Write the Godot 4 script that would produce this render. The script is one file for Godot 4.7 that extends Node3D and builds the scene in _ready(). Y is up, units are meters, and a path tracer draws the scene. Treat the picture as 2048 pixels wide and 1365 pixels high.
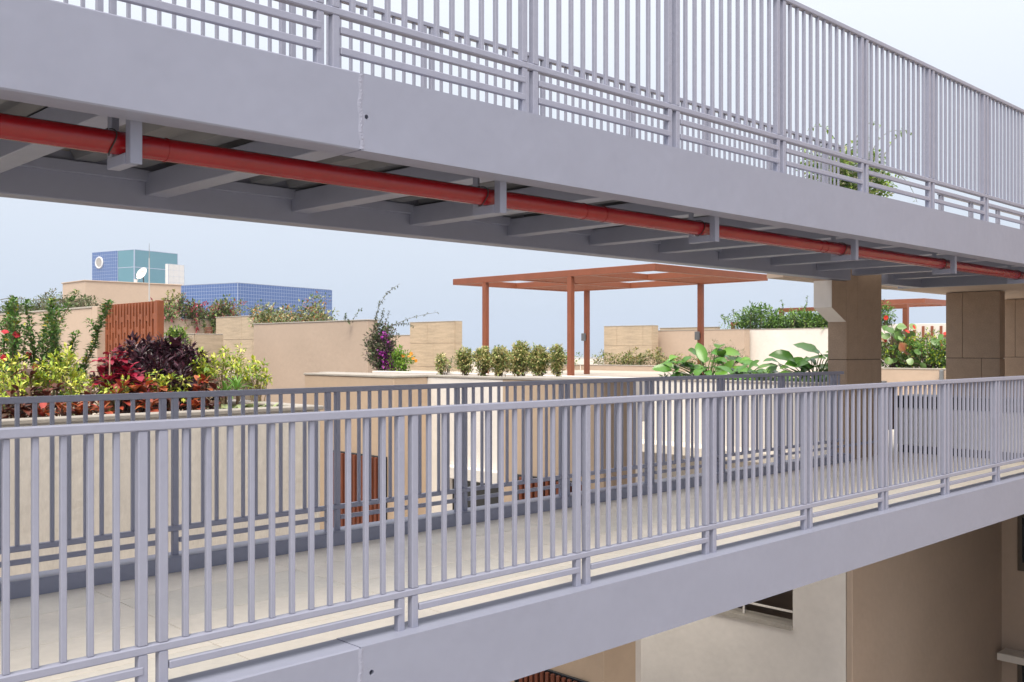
extends Node3D
# A pair of stacked footbridges in front of planted roof terraces.
# World axes: +x runs along the bridges (u), -z runs across them away from the camera (v), y is up; the eye is at y = 0.

const F := 1976.0            # focal length in photograph pixels
const HORIZON := 700.0
const TH := 45.8             # angle between the view axis and the bridges
var S := sin(deg_to_rad(TH))
var C := cos(deg_to_rad(TH))
var rng := RandomNumberGenerator.new()
var names := {}
var mesh_cache := {}
var M := {}
const GROUND := -7.6

# ---------------------------------------------------------------- helpers: position from a photograph pixel and a known plane
func on_v(px: float, py: float, v: float) -> Vector3:
	var t := (px - 1024.0) / F
	var z := v / (S - t * C)
	return Vector3(z * (t * S + C), (HORIZON - py) / F * z, -v)

func on_u(px: float, py: float, u: float) -> Vector3:
	var t := (px - 1024.0) / F
	var z := u / (t * S + C)
	return Vector3(u, (HORIZON - py) / F * z, -z * (S - t * C))

func numbered(called: String) -> String:
	var k: int = names.get(called, -1) + 1
	names[called] = k
	return called if k == 0 else "%s_%03d" % [called, k]

func thing(called: String, label: String, category: String, at := Vector3.ZERO, group := "") -> Node3D:
	var o := Node3D.new()
	o.name = numbered(called)
	add_child(o)
	o.position = at
	o.set_meta("label", label)
	o.set_meta("category", category)
	if group != "":
		o.set_meta("group", group)
	return o

func part(parent: Node3D, called: String, mesh: Mesh, m: Material, at := Vector3.ZERO) -> MeshInstance3D:
	var o := MeshInstance3D.new()
	o.name = called
	o.mesh = mesh
	o.material_override = m
	o.position = at
	parent.add_child(o, true)
	return o

func box_mesh(size: Vector3, b: float) -> ArrayMesh:
	var key := "%.4f %.4f %.4f %.4f" % [size.x, size.y, size.z, b]
	if mesh_cache.has(key):
		return mesh_cache[key]
	var st := SurfaceTool.new()
	st.begin(Mesh.PRIMITIVE_TRIANGLES)
	add_box(st, Vector3.ZERO, size, b)
	st.generate_normals()
	var m := st.commit()
	mesh_cache[key] = m
	return m

func quad(st: SurfaceTool, a: Vector3, b: Vector3, c: Vector3, d: Vector3, out: Vector3) -> void:
	var n := (b - a).cross(c - a)
	st.set_smooth_group(-1)
	if n.dot(out) > 0.0:   # clockwise is the front
		for p in [a, c, b, a, d, c]:
			st.add_vertex(p)
	else:
		for p in [a, b, c, a, c, d]:
			st.add_vertex(p)

func add_box(st: SurfaceTool, c: Vector3, size: Vector3, b: float) -> void:
	var h := size * 0.5
	b = minf(b, minf(h.x, minf(h.y, h.z)) * 0.45)
	for ax in 3:
		var a1 := (ax + 1) % 3
		var a2 := (ax + 2) % 3
		for s in [-1.0, 1.0]:
			var pts := []
			for q in [[-1.0, -1.0], [1.0, -1.0], [1.0, 1.0], [-1.0, 1.0]]:
				var p := Vector3.ZERO
				p[ax] = s * h[ax]
				p[a1] = q[0] * (h[a1] - b)
				p[a2] = q[1] * (h[a2] - b)
				pts.append(c + p)
			var out := Vector3.ZERO
			out[ax] = s
			quad(st, pts[0], pts[1], pts[2], pts[3], out)
	if b <= 0.0:
		return
	for ax in 3:
		var a1 := (ax + 1) % 3
		var a2 := (ax + 2) % 3
		for s1 in [-1.0, 1.0]:
			for s2 in [-1.0, 1.0]:
				var pts := []
				for e in [[-1.0, 0], [1.0, 0], [1.0, 1], [-1.0, 1]]:
					var p := Vector3.ZERO
					p[ax] = e[0] * (h[ax] - b)
					p[a1] = s1 * (h[a1] - (0.0 if e[1] == 0 else b))
					p[a2] = s2 * (h[a2] - (b if e[1] == 0 else 0.0))
					pts.append(c + p)
				var out := Vector3.ZERO
				out[a1] = s1
				out[a2] = s2
				quad(st, pts[0], pts[1], pts[2], pts[3], out)
	for sx in [-1.0, 1.0]:
		for sy in [-1.0, 1.0]:
			for sz in [-1.0, 1.0]:
				var p0 := c + Vector3(sx * h.x, sy * (h.y - b), sz * (h.z - b))
				var p1 := c + Vector3(sx * (h.x - b), sy * h.y, sz * (h.z - b))
				var p2 := c + Vector3(sx * (h.x - b), sy * (h.y - b), sz * h.z)
				var n := (p1 - p0).cross(p2 - p0)
				if n.dot(Vector3(sx, sy, sz)) > 0.0:
					var q := p1
					p1 = p2
					p2 = q
				st.set_smooth_group(-1)
				st.add_vertex(p0)
				st.add_vertex(p1)
				st.add_vertex(p2)

# a bevelled block given by its reach along the bridge (u), up (y) and across (v)
func block(parent: Node3D, called: String, m: Material, u0: float, u1: float, y0: float, y1: float, v0: float, v1: float, b := 0.004) -> MeshInstance3D:
	var at := Vector3((u0 + u1) / 2, (y0 + y1) / 2, -(v0 + v1) / 2)
	return part(parent, called, box_mesh(Vector3(absf(u1 - u0), absf(y1 - y0), absf(v1 - v0)), b), m, at - parent.position)

func blocks(parent: Node3D, called: String, m: Material, list: Array, b := 0.002) -> MeshInstance3D:
	var st := SurfaceTool.new()
	st.begin(Mesh.PRIMITIVE_TRIANGLES)
	for q in list:
		add_box(st, Vector3((q[0] + q[1]) / 2, (q[2] + q[3]) / 2, -(q[4] + q[5]) / 2) - parent.position, Vector3(absf(q[1] - q[0]), absf(q[3] - q[2]), absf(q[5] - q[4])), b)
	st.generate_normals()
	return part(parent, called, st.commit(), m)

func structure(called: String, m: Material, u0: float, u1: float, y0: float, y1: float, v0: float, v1: float) -> MeshInstance3D:
	var o := block(self, numbered(called), m, u0, u1, y0, y1, v0, v1, 0.004)
	o.set_meta("kind", "structure")
	return o

# ---------------------------------------------------------------- materials
func noise_image(seed_: int, freq: float, octaves := 4, size := 256) -> Image:
	var n := FastNoiseLite.new()
	n.seed = seed_
	n.frequency = freq
	n.fractal_octaves = octaves
	return n.get_seamless_image(size, size)

# colour with mottling: base is sRGB, spread is how far the patches go from it
func mottled(base: Color, spread: float, fine: float, seed_: int, streak := Vector2.ONE, speck := 0.0) -> ImageTexture:
	var size := 256
	var a := noise_image(seed_, 0.012, 4, size)
	var b := noise_image(seed_ + 7, 0.11, 3, size)
	var im := Image.create(size, size, false, Image.FORMAT_RGB8)
	var r := RandomNumberGenerator.new()
	r.seed = seed_
	for y in size:
		for x in size:
			var x2 := int(x * streak.x) % size
			var y2 := int(y * streak.y) % size
			var k := 1.0 + (a.get_pixel(x2, y2).r - 0.5) * 2.0 * spread + (b.get_pixel(x2, y2).r - 0.5) * 2.0 * fine
			if speck > 0.0:
				k += (r.randf() - 0.5) * speck
			im.set_pixel(x, y, Color(clampf(base.r * k, 0, 1), clampf(base.g * k, 0, 1), clampf(base.b * k, 0, 1)))
	im.generate_mipmaps()
	return ImageTexture.create_from_image(im)

func bump(seed_: int, freq: float, strength: float, octaves := 4) -> ImageTexture:
	var im := noise_image(seed_, freq, octaves, 256)
	im.convert(Image.FORMAT_RGB8)
	im.bump_map_to_normal_map(strength)
	im.generate_mipmaps()
	return ImageTexture.create_from_image(im)

func surface(base: Color, rough: float, spread := 0.04, fine := 0.02, scale := 0.5, seed_ := 1, bump_strength := 0.0, bump_freq := 0.08, streak := Vector2.ONE, speck := 0.0) -> StandardMaterial3D:
	var m := StandardMaterial3D.new()
	m.albedo_texture = mottled(base, spread, fine, seed_, streak, speck)
	m.roughness = rough
	m.uv1_triplanar = true
	m.uv1_world_triplanar = true
	m.uv1_scale = Vector3.ONE * scale
	if bump_strength > 0.0:
		m.normal_enabled = true
		m.normal_texture = bump(seed_ + 3, bump_freq, bump_strength)
		m.normal_scale = 0.22
	return m

func plain(base: Color, rough: float, metal := 0.0) -> StandardMaterial3D:
	var m := StandardMaterial3D.new()
	m.albedo_color = base
	m.roughness = rough
	m.metallic = metal
	return m

func leafy(rough := 0.5, through := 0.5) -> StandardMaterial3D:
	var m := StandardMaterial3D.new()
	m.vertex_color_use_as_albedo = true
	m.roughness = rough
	m.cull_mode = BaseMaterial3D.CULL_DISABLED
	m.backlight_enabled = true
	m.backlight = Color(through, through, through)
	return m

func c8(r: float, g: float, b: float) -> Color:
	return Color(r / 255.0, g / 255.0, b / 255.0)

# ---------------------------------------------------------------- foliage
class Leaves:
	var v := PackedVector3Array()
	var n := PackedVector3Array()
	var c := PackedColorArray()
	var ix := PackedInt32Array()
	func leaf(b: Vector3, d: Vector3, up: Vector3, L: float, W: float, col: Color, fold := 0.25, droop := 0.15) -> void:
		var side := d.cross(up)
		if side.length_squared() < 0.0001:
			side = d.cross(Vector3(1, 0.2, 0.3))
		side = side.normalized()
		var nr := side.cross(d).normalized()
		var k := v.size()
		var m := b + d * (L * 0.45)
		v.append(b)
		v.append(m + side * (W * 0.5) + nr * (W * fold))
		v.append(m - side * (W * 0.5) + nr * (W * fold))
		v.append(b + d * L - nr * (L * droop))
		v.append(m)
		n.append(nr)
		n.append((nr - side * fold * 1.5).normalized())
		n.append((nr + side * fold * 1.5).normalized())
		n.append((nr + d * droop).normalized())
		n.append(nr)
		for i in 5:
			c.append(col)
		for i in [0, 4, 1, 1, 4, 3, 0, 2, 4, 4, 2, 3]:
			ix.append(k + i)
	# a long leaf bent along its length; prof gives its half-width from base to tip
	func blade(b: Vector3, d: Vector3, up: Vector3, L: float, W: float, bend: float, col: Color, edge: Color, prof: Array, fold := 0.15, wave := 0.0) -> void:
		var segs := prof.size() - 1
		var side := d.cross(up)
		if side.length_squared() < 0.0001:
			side = d.cross(Vector3(1, 0.1, 0.2))
		side = side.normalized()
		var p := b
		var dir := d
		var k := v.size()
		for s in segs + 1:
			var nr := side.cross(dir).normalized()
			var w: float = prof[s] * W
			var lift := sin(s * 2.3 + b.x * 40.0) * wave * W
			v.append(p + side * w + nr * (w * fold + lift))
			v.append(p)
			v.append(p - side * w + nr * (w * fold - lift))
			n.append((nr - side * fold * 1.4).normalized())
			n.append(nr)
			n.append((nr + side * fold * 1.4).normalized())
			c.append(edge)
			c.append(col)
			c.append(edge)
			p += dir * (L / segs)
			dir = dir.rotated(side, -bend / segs)
		for s in segs:
			var q := k + s * 3
			for i in [0, 1, 3, 1, 4, 3, 1, 2, 4, 2, 5, 4]:
				ix.append(q + i)
	func tube(path: Array, r0: float, r1: float, col: Color) -> void:
		var sides := 5
		var k := v.size()
		for i in path.size():
			var t: Vector3 = (path[mini(i + 1, path.size() - 1)] - path[maxi(i - 1, 0)])
			t = t.normalized() if t.length() > 0.00001 else Vector3.UP
			var a := t.cross(Vector3(0.3, 0.1, 1.0)).normalized()
			var bb := t.cross(a)
			var r := lerpf(r0, r1, float(i) / maxi(1, path.size() - 1))
			for s in sides:
				var o := a * cos(TAU * s / sides) + bb * sin(TAU * s / sides)
				v.append(path[i] + o * r)
				n.append(o)
				c.append(col)
		for i in path.size() - 1:
			for s in sides:
				var s2 := (s + 1) % sides
				var a0 := k + i * sides + s
				var a1 := k + i * sides + s2
				for q in [a0, a0 + sides, a1, a1, a0 + sides, a1 + sides]:
					ix.append(q)
	func mesh() -> ArrayMesh:
		var arr := []
		arr.resize(Mesh.ARRAY_MAX)
		arr[Mesh.ARRAY_VERTEX] = v
		arr[Mesh.ARRAY_NORMAL] = n
		arr[Mesh.ARRAY_COLOR] = c
		arr[Mesh.ARRAY_INDEX] = ix
		var m := ArrayMesh.new()
		m.add_surface_from_arrays(Mesh.PRIMITIVE_TRIANGLES, arr)
		return m

func rdir() -> Vector3:
	var z := rng.randf_range(-1, 1)
	var a := rng.randf() * TAU
	var r := sqrt(1 - z * z)
	return Vector3(r * cos(a), z, r * sin(a))

func tint(cols: Array) -> Color:
	var a: Color = cols[rng.randi() % cols.size()]
	var k := rng.randf_range(0.78, 1.2)
	return Color(a.r * k, a.g * k * rng.randf_range(0.95, 1.05), a.b * k)

func stem_path(a: Vector3, b: Vector3, wob: float) -> Array:
	var path := []
	for i in 5:
		var f := i / 4.0
		path.append(a.lerp(b, f) + rdir() * wob * sin(f * PI) + Vector3(0, (b.y - a.y) * 0.12 * sin(f * PI), 0))
	return path

# a plant whose leaves grow in clumps at the ends of its twigs
func bush(called: String, label: String, category: String, group: String, base: Vector3, o: Dictionary) -> Node3D:
	var t := thing(called, label, category, base, group)
	rng.seed = hash(called + str(base))
	var h: float = o.h
	var rx: float = o.rx
	var rv: float = o.get("rv", rx)
	var low: float = o.get("low", 0.15)
	var rc: float = o.get("rc", 0.08)
	var lf := Leaves.new()
	var st := Leaves.new()
	var stems: int = o.get("stems", 10)
	for k in int(o.clumps):
		var d := rdir() * pow(rng.randf(), o.get("pack", 0.4))
		var mid := (1.0 + low) * 0.5 * h
		var p := Vector3(d.x * rx, mid + d.y * (h - low * h) * 0.5, d.z * rv)
		if o.has("top"):   # uneven top: some shoots stand out
			p.y += maxf(0.0, rng.randfn(0.0, o.top))
		if k < stems:
			var foot := Vector3(rng.randf_range(-1, 1) * rx * 0.25, -0.02, rng.randf_range(-1, 1) * rv * 0.25)
			st.tube(stem_path(foot, p, 0.02), o.get("stem_r", 0.006), 0.002, o.get("wood", Color(0.16, 0.12, 0.08)))
		for i in int(o.per):
			var q := rdir()
			var at := p + q * rc * pow(rng.randf(), 0.5)
			var dir: Vector3 = (q + rdir() * 0.6 + Vector3(0, o.get("up", 0.35), 0)).normalized()
			var len_: float = o.len * rng.randf_range(0.6, 1.25)
			lf.leaf(at, dir, Vector3(rng.randf_range(-0.5, 0.5), 1, rng.randf_range(-0.5, 0.5)), len_, len_ * o.get("wid", 0.45), tint(o.cols), 0.22, rng.randf_range(0.0, 0.35))
	if st.v.size() > 0:
		part(t, "stems", st.mesh(), M.stem).set_meta("kind", "stuff")
	part(t, "foliage", lf.mesh(), o.get("mat", M.leaf)).set_meta("kind", "stuff")
	return t

func flower(t: Node3D, at: Vector3, r: float, cols: Array, petals := 5, called := "flower") -> void:
	var f := Leaves.new()
	var face := (Vector3(-0.5, 0.35, 0.6) + rdir() * 0.5).normalized()
	var a := face.cross(Vector3.UP).normalized()
	var b := face.cross(a)
	for k in petals:
		var d := a * cos(TAU * k / petals) + b * sin(TAU * k / petals)
		f.blade(Vector3.ZERO, (d + face * 0.5).normalized(), face, r, r * 0.62, 0.7, tint(cols), tint(cols), [0.15, 0.7, 1.0, 0.75, 0.2], 0.1)
	part(t, called, f.mesh(), M.petal, at - t.position)

func hibiscus(base: Vector3, h: float, lean: Vector3, label: String, blooms: int, dense: float) -> void:
	var t := thing("hibiscus", label, "plant", base, "tall flowering plants in front of the cream terrace wall")
	rng.seed = hash(str(base))
	var lf := Leaves.new()
	var st := Leaves.new()
	var p := Vector3.ZERO
	var path := [p]
	var dir := (Vector3.UP + lean).normalized()
	var n := int(h / 0.05)
	for i in n:
		dir = (dir + rdir() * 0.12 + Vector3(0, 0.04, 0)).normalized()
		p += dir * 0.05
		path.append(p)
	st.tube(path, 0.011, 0.004, Color(0.18, 0.13, 0.09))
	var greens := [Color(0.06, 0.16, 0.035), Color(0.09, 0.21, 0.04), Color(0.12, 0.25, 0.05), Color(0.17, 0.27, 0.06)]
	for i in range(3, path.size()):
		var f := float(i) / path.size()
		for k in int(dense * (15 if f > 0.25 else 6)):
			var q := rdir()
			q.y = absf(q.y) * 0.6
			var cols: Array = greens if rng.randf() > 0.06 else [Color(0.6, 0.42, 0.03), Color(0.5, 0.5, 0.06)]
			lf.leaf(path[i] + q * 0.018 + rdir() * 0.02, (q + Vector3(0, 0.3, 0)).normalized(), Vector3.UP + rdir() * 0.4, rng.randf_range(0.028, 0.062), rng.randf_range(0.018, 0.034), tint(cols), 0.2, 0.25)
	var tips := []
	for k in 3 + rng.randi() % 3:
		var i := int(rng.randf_range(0.25, 0.92) * path.size())
		var d := (rdir() * Vector3(1, 0.3, 1) + Vector3(0, 0.75, 0)).normalized()
		var e: Vector3 = path[i] + d * rng.randf_range(0.06, 0.18)
		st.tube(stem_path(path[i], e, 0.012), 0.005, 0.002, Color(0.15, 0.14, 0.07))
		tips.append(e)
		for j in int(16 * dense):
			var f := rng.randf_range(0.2, 1.05)
			var q := rdir()
			lf.leaf(path[i].lerp(e, f) + q * 0.015, (q + d * 0.5).normalized(), Vector3.UP, rng.randf_range(0.03, 0.06), rng.randf_range(0.016, 0.032), tint(greens), 0.2, 0.25)
	part(t, "stem", st.mesh(), M.stem)
	part(t, "foliage", lf.mesh(), M.leaf)
	for k in mini(blooms, tips.size()):
		flower(t, base + tips[k] + Vector3(-0.01, 0.02, 0.03), 0.036, [Color(0.55, 0.02, 0.04), Color(0.65, 0.04, 0.06)])

# broad leaves standing round a short stem; every leaf is a part
func rosette(called: String, label: String, category: String, group: String, base: Vector3, o: Dictionary) -> void:
	var t := thing(called, label, category, base, group)
	rng.seed = hash(called + str(base))
	var n: int = o.n
	if o.get("stalk", 0.0) > 0.0:
		var st := Leaves.new()
		st.tube([Vector3(0, -0.02, 0), Vector3(0.01, o.stalk * 0.5, 0), Vector3(0, o.stalk, 0.01)], 0.012, 0.009, Color(0.2, 0.12, 0.08))
		part(t, "stem", st.mesh(), M.stem)
	var prof: Array = o.get("prof", [0.12, 0.55, 0.9, 1.0, 0.8, 0.45, 0.03])
	for k in n:
		var f := float(k) / n
		var a := k * 2.399 + rng.randf() * 0.4
		var tilt: float = lerpf(o.get("tilt0", 1.25), o.get("tilt1", 0.25), f) + rng.randf_range(-0.12, 0.12)
		var d := Vector3(cos(a) * cos(tilt), sin(tilt), sin(a) * cos(tilt))
		var L: float = o.len * lerpf(0.7, 1.0, f) * rng.randf_range(0.85, 1.12)
		var lf := Leaves.new()
		var c1 := tint(o.cols)
		var c2 := tint(o.get("edges", o.cols))
		lf.blade(Vector3(cos(a), 0, sin(a)) * 0.012, d, Vector3.UP, L, L * o.wid * rng.randf_range(0.85, 1.1), o.get("bend", 1.0) * rng.randf_range(0.6, 1.3), c1, c2, prof, o.get("fold", 0.22), o.get("wave", 0.05))
		part(t, "leaf", lf.mesh(), o.get("mat", M.leaf), Vector3(0, o.get("stalk", 0.0) * rng.randf_range(o.get("from", 0.6), 1.0), 0))

# big paddle leaves on long stalks
func paddle_plant(base: Vector3, label: String, list: Array, wide := 1.0, group := "") -> void:
	var t := thing("paddle_leaf_plant", label, "plant", base, group)
	rng.seed = hash(str(base) + label)
	var st := Leaves.new()
	var todo := []
	for k in 30:   # lower leaves filling the clump
		list.append([rng.randf_range(-0.42, 0.42) * wide, rng.randf_range(0.14, 0.46) * wide, rng.randf_range(-0.25, 0.2), rng.randf_range(0.2, 0.32), rng.randf_range(2.4, 7.0), rng.randf_range(-0.2, 0.8)])
	for q in list:   # [across towards the right, up, away, leaf length, heading, pitch]
		var e := Vector3(q[0] * 1.5 * S + q[2] * C, q[1], q[0] * 1.5 * C - q[2] * S)
		st.tube(stem_path(Vector3(rng.randf_range(-0.05, 0.05), -0.03, rng.randf_range(-0.05, 0.05)), e, 0.012), 0.011, 0.006, Color(0.12, 0.2, 0.05))
		todo.append([e, q[3], q[4], q[5]])
	part(t, "stalks", st.mesh(), M.stem)
	for q in todo:
		var lf := Leaves.new()
		var right := Vector3(S, 0, C)
		var fwd := Vector3(C, 0, -S)
		var d: Vector3 = (right * cos(q[2]) * cos(q[3]) + fwd * sin(q[2]) * cos(q[3]) + Vector3.UP * sin(q[3])).normalized()
		var col := tint([Color(0.08, 0.22, 0.025), Color(0.06, 0.18, 0.025), Color(0.12, 0.27, 0.035)])
		lf.blade(q[0], d, (Vector3.UP + rdir() * 0.5 - fwd * 0.5).normalized(), q[1], q[1] * rng.randf_range(0.23, 0.29), rng.randf_range(0.4, 1.2), col * 1.15, col, [0.12, 0.6, 0.92, 1.0, 0.95, 0.78, 0.5, 0.04], 0.2, 0.06)
		part(t, "leaf", lf.mesh(), M.gloss_leaf)

func spray(st: Leaves, lf: Leaves, a: Vector3, b: Vector3, c: Vector3, n: int, size: float, cols: Array) -> void:
	var path := []
	for i in 13:
		var f := i / 12.0
		path.append(a.lerp(b, f).lerp(b.lerp(c, f), f))
	st.tube(path, 0.006, 0.0025, Color(0.13, 0.12, 0.08))
	for i in n:
		var f := rng.randf_range(0.08, 1.0)
		var p := a.lerp(b, f).lerp(b.lerp(c, f), f)
		var q := rdir()
		lf.leaf(p + q * 0.006, q, Vector3.UP, size * rng.randf_range(0.6, 1.2), size * 0.5, tint(cols), 0.2, 0.2)

# ---------------------------------------------------------------- bridges
func railing(called: String, label: String, v: float, y_kerb: float, y_low: Vector2, mids: Array, y_top: Vector2, post0: float, step: float, i0: int, i1: int, u0: float, u1: float, bars := true, front := -1.0) -> void:
	var t := thing(called, label, "railing", Vector3(u0, y_kerb, -v), "steel railings of the footbridges")
	block(t, "top_rail", M.steel, u0, u1, y_top.x, y_top.y, v - 0.024, v + 0.024, 0.005)
	block(t, "bottom_rail", M.steel, u0, u1, y_low.x, y_low.y, v - 0.022, v + 0.022, 0.005)
	var half := 0.0425
	for i in range(i0, i1 + 1):
		var um := post0 + step * i
		for s in [-half, half]:
			block(t, "post", M.steel, um + s - 0.02, um + s + 0.02, y_low.y, y_top.x, v - 0.02, v + 0.02, 0.004)
			block(t, "post_foot", M.steel, um + s - 0.02, um + s + 0.02, y_kerb - 0.004, y_low.x, v - 0.02, v + 0.02, 0.004)
		for m in mids:   # butts against one post and laps half over the next
			block(t, "mid_rail", M.steel, um + half + 0.023, um + step - half, m.x, m.y, v + minf(front * 0.024, front * -0.004), v + maxf(front * 0.024, front * -0.004), 0.003)
		if bars:
			for k in range(1, 12):
				var ub := um + half + (step - 2 * half) * k / 12.0
				if ub > u0 + 0.02 and ub < u1 - 0.02:
					block(t, "bar", M.steel, ub - 0.0118, ub + 0.0118, y_low.y, y_top.x, v - 0.0118, v + 0.0118, 0.003)

func weld(parent: Node3D, u: float, y0: float, y1: float, v: float, seed_: int) -> void:
	rng.seed = seed_
	var st := SurfaceTool.new()
	st.begin(Mesh.PRIMITIVE_TRIANGLES)
	var nx := 7
	var ny := 90
	var g := []
	for j in ny + 1:
		var row := []
		var drift := sin(j * 0.21) * 0.004 + sin(j * 0.07 + 1.0) * 0.004
		for i in nx + 1:
			var e := 1.0 - absf(i - nx * 0.5) / (nx * 0.5)
			var out := e * (0.0008 + 0.0026 * rng.randf() + 0.0009 * (1.0 + sin(j * 1.3) * sin(j * 0.37)))
			row.append(Vector3(u + drift + (i - nx * 0.5) * 0.0042, lerpf(y0, y1, float(j) / ny), -v + maxf(out, -0.0005)) - parent.position)
		g.append(row)
	for j in ny:
		for i in nx:
			quad(st, g[j][i], g[j][i + 1], g[j + 1][i + 1], g[j + 1][i], Vector3(0, 0, 1))
	st.generate_normals()
	part(parent, "weld_seam", st.commit(), M.steel)

func holed_beam(parent: Node3D, called: String, u0: float, u1: float, y0: float, y1: float, v0: float, v1: float, hole: Vector3, r: float) -> void:
	var b := CSGBox3D.new()
	b.name = called
	b.size = Vector3(u1 - u0, y1 - y0, v1 - v0)
	b.position = Vector3((u0 + u1) / 2, (y0 + y1) / 2, -(v0 + v1) / 2) - parent.position
	b.material = M.beam
	var cyl := CSGCylinder3D.new()
	cyl.operation = CSGShape3D.OPERATION_SUBTRACTION
	cyl.radius = r
	cyl.height = 0.2
	cyl.sides = 18
	cyl.rotation.x = PI / 2
	cyl.material = M.beam
	cyl.position = hole - Vector3((u0 + u1) / 2, (y0 + y1) / 2, -(v0 + v1) / 2)
	b.add_child(cyl)
	parent.add_child(b, true)

func slats(parent: Node3D, called: String, m: Material, along_v: bool, fixed: float, a0: float, a1: float, y0: float, y1: float, pitch: float, depth := 0.05) -> void:
	var n := int((a1 - a0) / pitch)
	for k in n:
		var a := a0 + (k + 0.5) * pitch
		if along_v:
			block(parent, called, m, fixed - depth, fixed - 0.004, y0, y1, a - pitch * 0.27, a + pitch * 0.27, 0.004)
		else:
			block(parent, called, m, a - pitch * 0.27, a + pitch * 0.27, y0, y1, fixed - depth, fixed - 0.004, 0.004)

func _ready() -> void:
	# ------------------------------------------------ camera, sky, sun
	var cam := Camera3D.new()
	cam.name = "camera"
	add_child(cam)
	cam.rotation.y = -atan2(C, S)
	cam.set_frustum(0.05 * 1365.0 / F, Vector2(0, 0.05 * (HORIZON - 682.5) / F), 0.05, 6000.0)
	cam.current = true
	var sky := ProceduralSkyMaterial.new()
	sky.sky_top_color = Color(3.5, 3.25, 3.1).linear_to_srgb()
	sky.sky_horizon_color = Color(0.535, 0.605, 0.70).linear_to_srgb()
	sky.sky_curve = 2.9
	sky.ground_horizon_color = Color(0.535, 0.605, 0.70).linear_to_srgb()
	sky.ground_bottom_color = Color(0.4, 0.38, 0.36).linear_to_srgb()
	var env := Environment.new()
	env.background_mode = Environment.BG_SKY
	env.sky = Sky.new()
	env.sky.sky_material = sky
	env.tonemap_mode = Environment.TONE_MAPPER_LINEAR
	env.tonemap_exposure = 1.25
	env.sdfgi_enabled = true
	env.ssao_enabled = true
	env.ssil_enabled = true
	env.fog_enabled = true
	env.fog_density = 0.0006
	env.fog_light_color = c8(196, 210, 232)
	var we := WorldEnvironment.new()
	we.environment = env
	add_child(we)
	var sun := DirectionalLight3D.new()
	sun.name = "sun"
	sun.light_energy = 1.1
	sun.light_color = Color(1.0, 0.965, 0.91)
	sun.light_angular_distance = 30.0
	sun.shadow_enabled = true
	add_child(sun)
	var towards := Vector3(-0.44, 0.85, 0.33).normalized()
	sun.look_at_from_position(towards * 50.0, Vector3.ZERO, Vector3(0, 0, 1))

	make_materials()
	setting()
	lower_bridge()
	upper_bridge()
	landing()
	terraces()
	left_planter()
	terrace_plants()
	far_buildings()

func make_materials() -> void:
	M.steel = surface(c8(140, 143, 162), 0.42, 0.012, 0.008, 0.6, 11, 1.2, 0.05)
	M.beam = surface(c8(134, 138, 157), 0.5, 0.014, 0.01, 0.35, 12, 1.2, 0.03, Vector2(1, 1))
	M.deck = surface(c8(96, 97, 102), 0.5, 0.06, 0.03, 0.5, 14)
	M.tile = surface(c8(236, 228, 216), 0.38, 0.035, 0.02, 0.45, 15)
	M.tile2 = surface(c8(230, 224, 213), 0.4, 0.03, 0.02, 0.6, 16)
	M.grout = surface(c8(120, 112, 102), 0.9, 0.05, 0.03, 1.0, 17)
	M.red = surface(c8(126, 8, 15), 0.2, 0.05, 0.03, 0.8, 18, 1.0, 0.06)
	M.clad = surface(c8(156, 134, 114), 0.75, 0.03, 0.06, 1.4, 19, 1.0, 0.3, Vector2.ONE, 0.13)
	M.clad_core = plain(c8(70, 58, 48), 0.9)
	M.beige = surface(c8(184, 165, 149), 0.85, 0.02, 0.012, 0.22, 20, 0.6, 0.12)
	M.beige2 = surface(c8(184, 163, 142), 0.85, 0.025, 0.012, 0.3, 21, 0.6, 0.12)
	M.white = surface(c8(224, 219, 214), 0.85, 0.025, 0.015, 0.25, 22, 0.6, 0.1)
	M.cream = surface(c8(218, 212, 203), 0.85, 0.035, 0.03, 0.5, 23, 2.0, 0.06, Vector2(5, 1))
	M.coping = surface(c8(164, 158, 150), 0.7, 0.06, 0.04, 0.8, 24)
	M.travertine = surface(c8(178, 161, 139), 0.6, 0.07, 0.05, 0.35, 25, 1.0, 0.06, Vector2(1, 9))
	M.wood = surface(c8(132, 72, 42), 0.6, 0.08, 0.06, 0.8, 26, 1.0, 0.05, Vector2(8, 1))
	M.pergola = surface(c8(136, 78, 54), 0.5, 0.04, 0.03, 0.6, 28)
	M.slat = surface(c8(112, 58, 36), 0.55, 0.06, 0.05, 0.8, 29)
	M.soil = surface(c8(92, 66, 50), 0.95, 0.2, 0.15, 1.2, 30, 4.0, 0.12)
	M.paving = surface(c8(166, 160, 152), 0.85, 0.06, 0.04, 0.2, 31)
	M.terrace = surface(c8(184, 174, 162), 0.8, 0.05, 0.03, 0.3, 32)
	M.black = plain(c8(30, 31, 34), 0.35)
	M.grey = plain(c8(112, 116, 122), 0.5)
	M.gloss_white = plain(c8(226, 226, 228), 0.25)
	M.glass_dark = plain(c8(26, 30, 36), 0.08)
	M.frame = plain(c8(84, 72, 58), 0.5)
	M.blue_glass = plain(c8(66, 98, 158), 0.22)
	M.blue_glass.metallic = 0.1
	M.teal_glass = plain(c8(88, 140, 152), 0.15)
	M.teal_glass.metallic = 0.2
	M.mullion = plain(c8(176, 186, 206), 0.6)
	M.leaf = leafy(0.5, 0.55)
	M.gloss_leaf = leafy(0.28, 0.5)
	M.petal = leafy(0.6, 0.6)
	M.stem = leafy(0.8, 0.0)
	M.stem.backlight_enabled = false

func setting() -> void:
	var g := PlaneMesh.new()
	g.size = Vector2(1600, 1600)
	var o := part(self, "ground", g, M.paving, Vector3(0, GROUND, 0))
	o.set_meta("kind", "structure")

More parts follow.
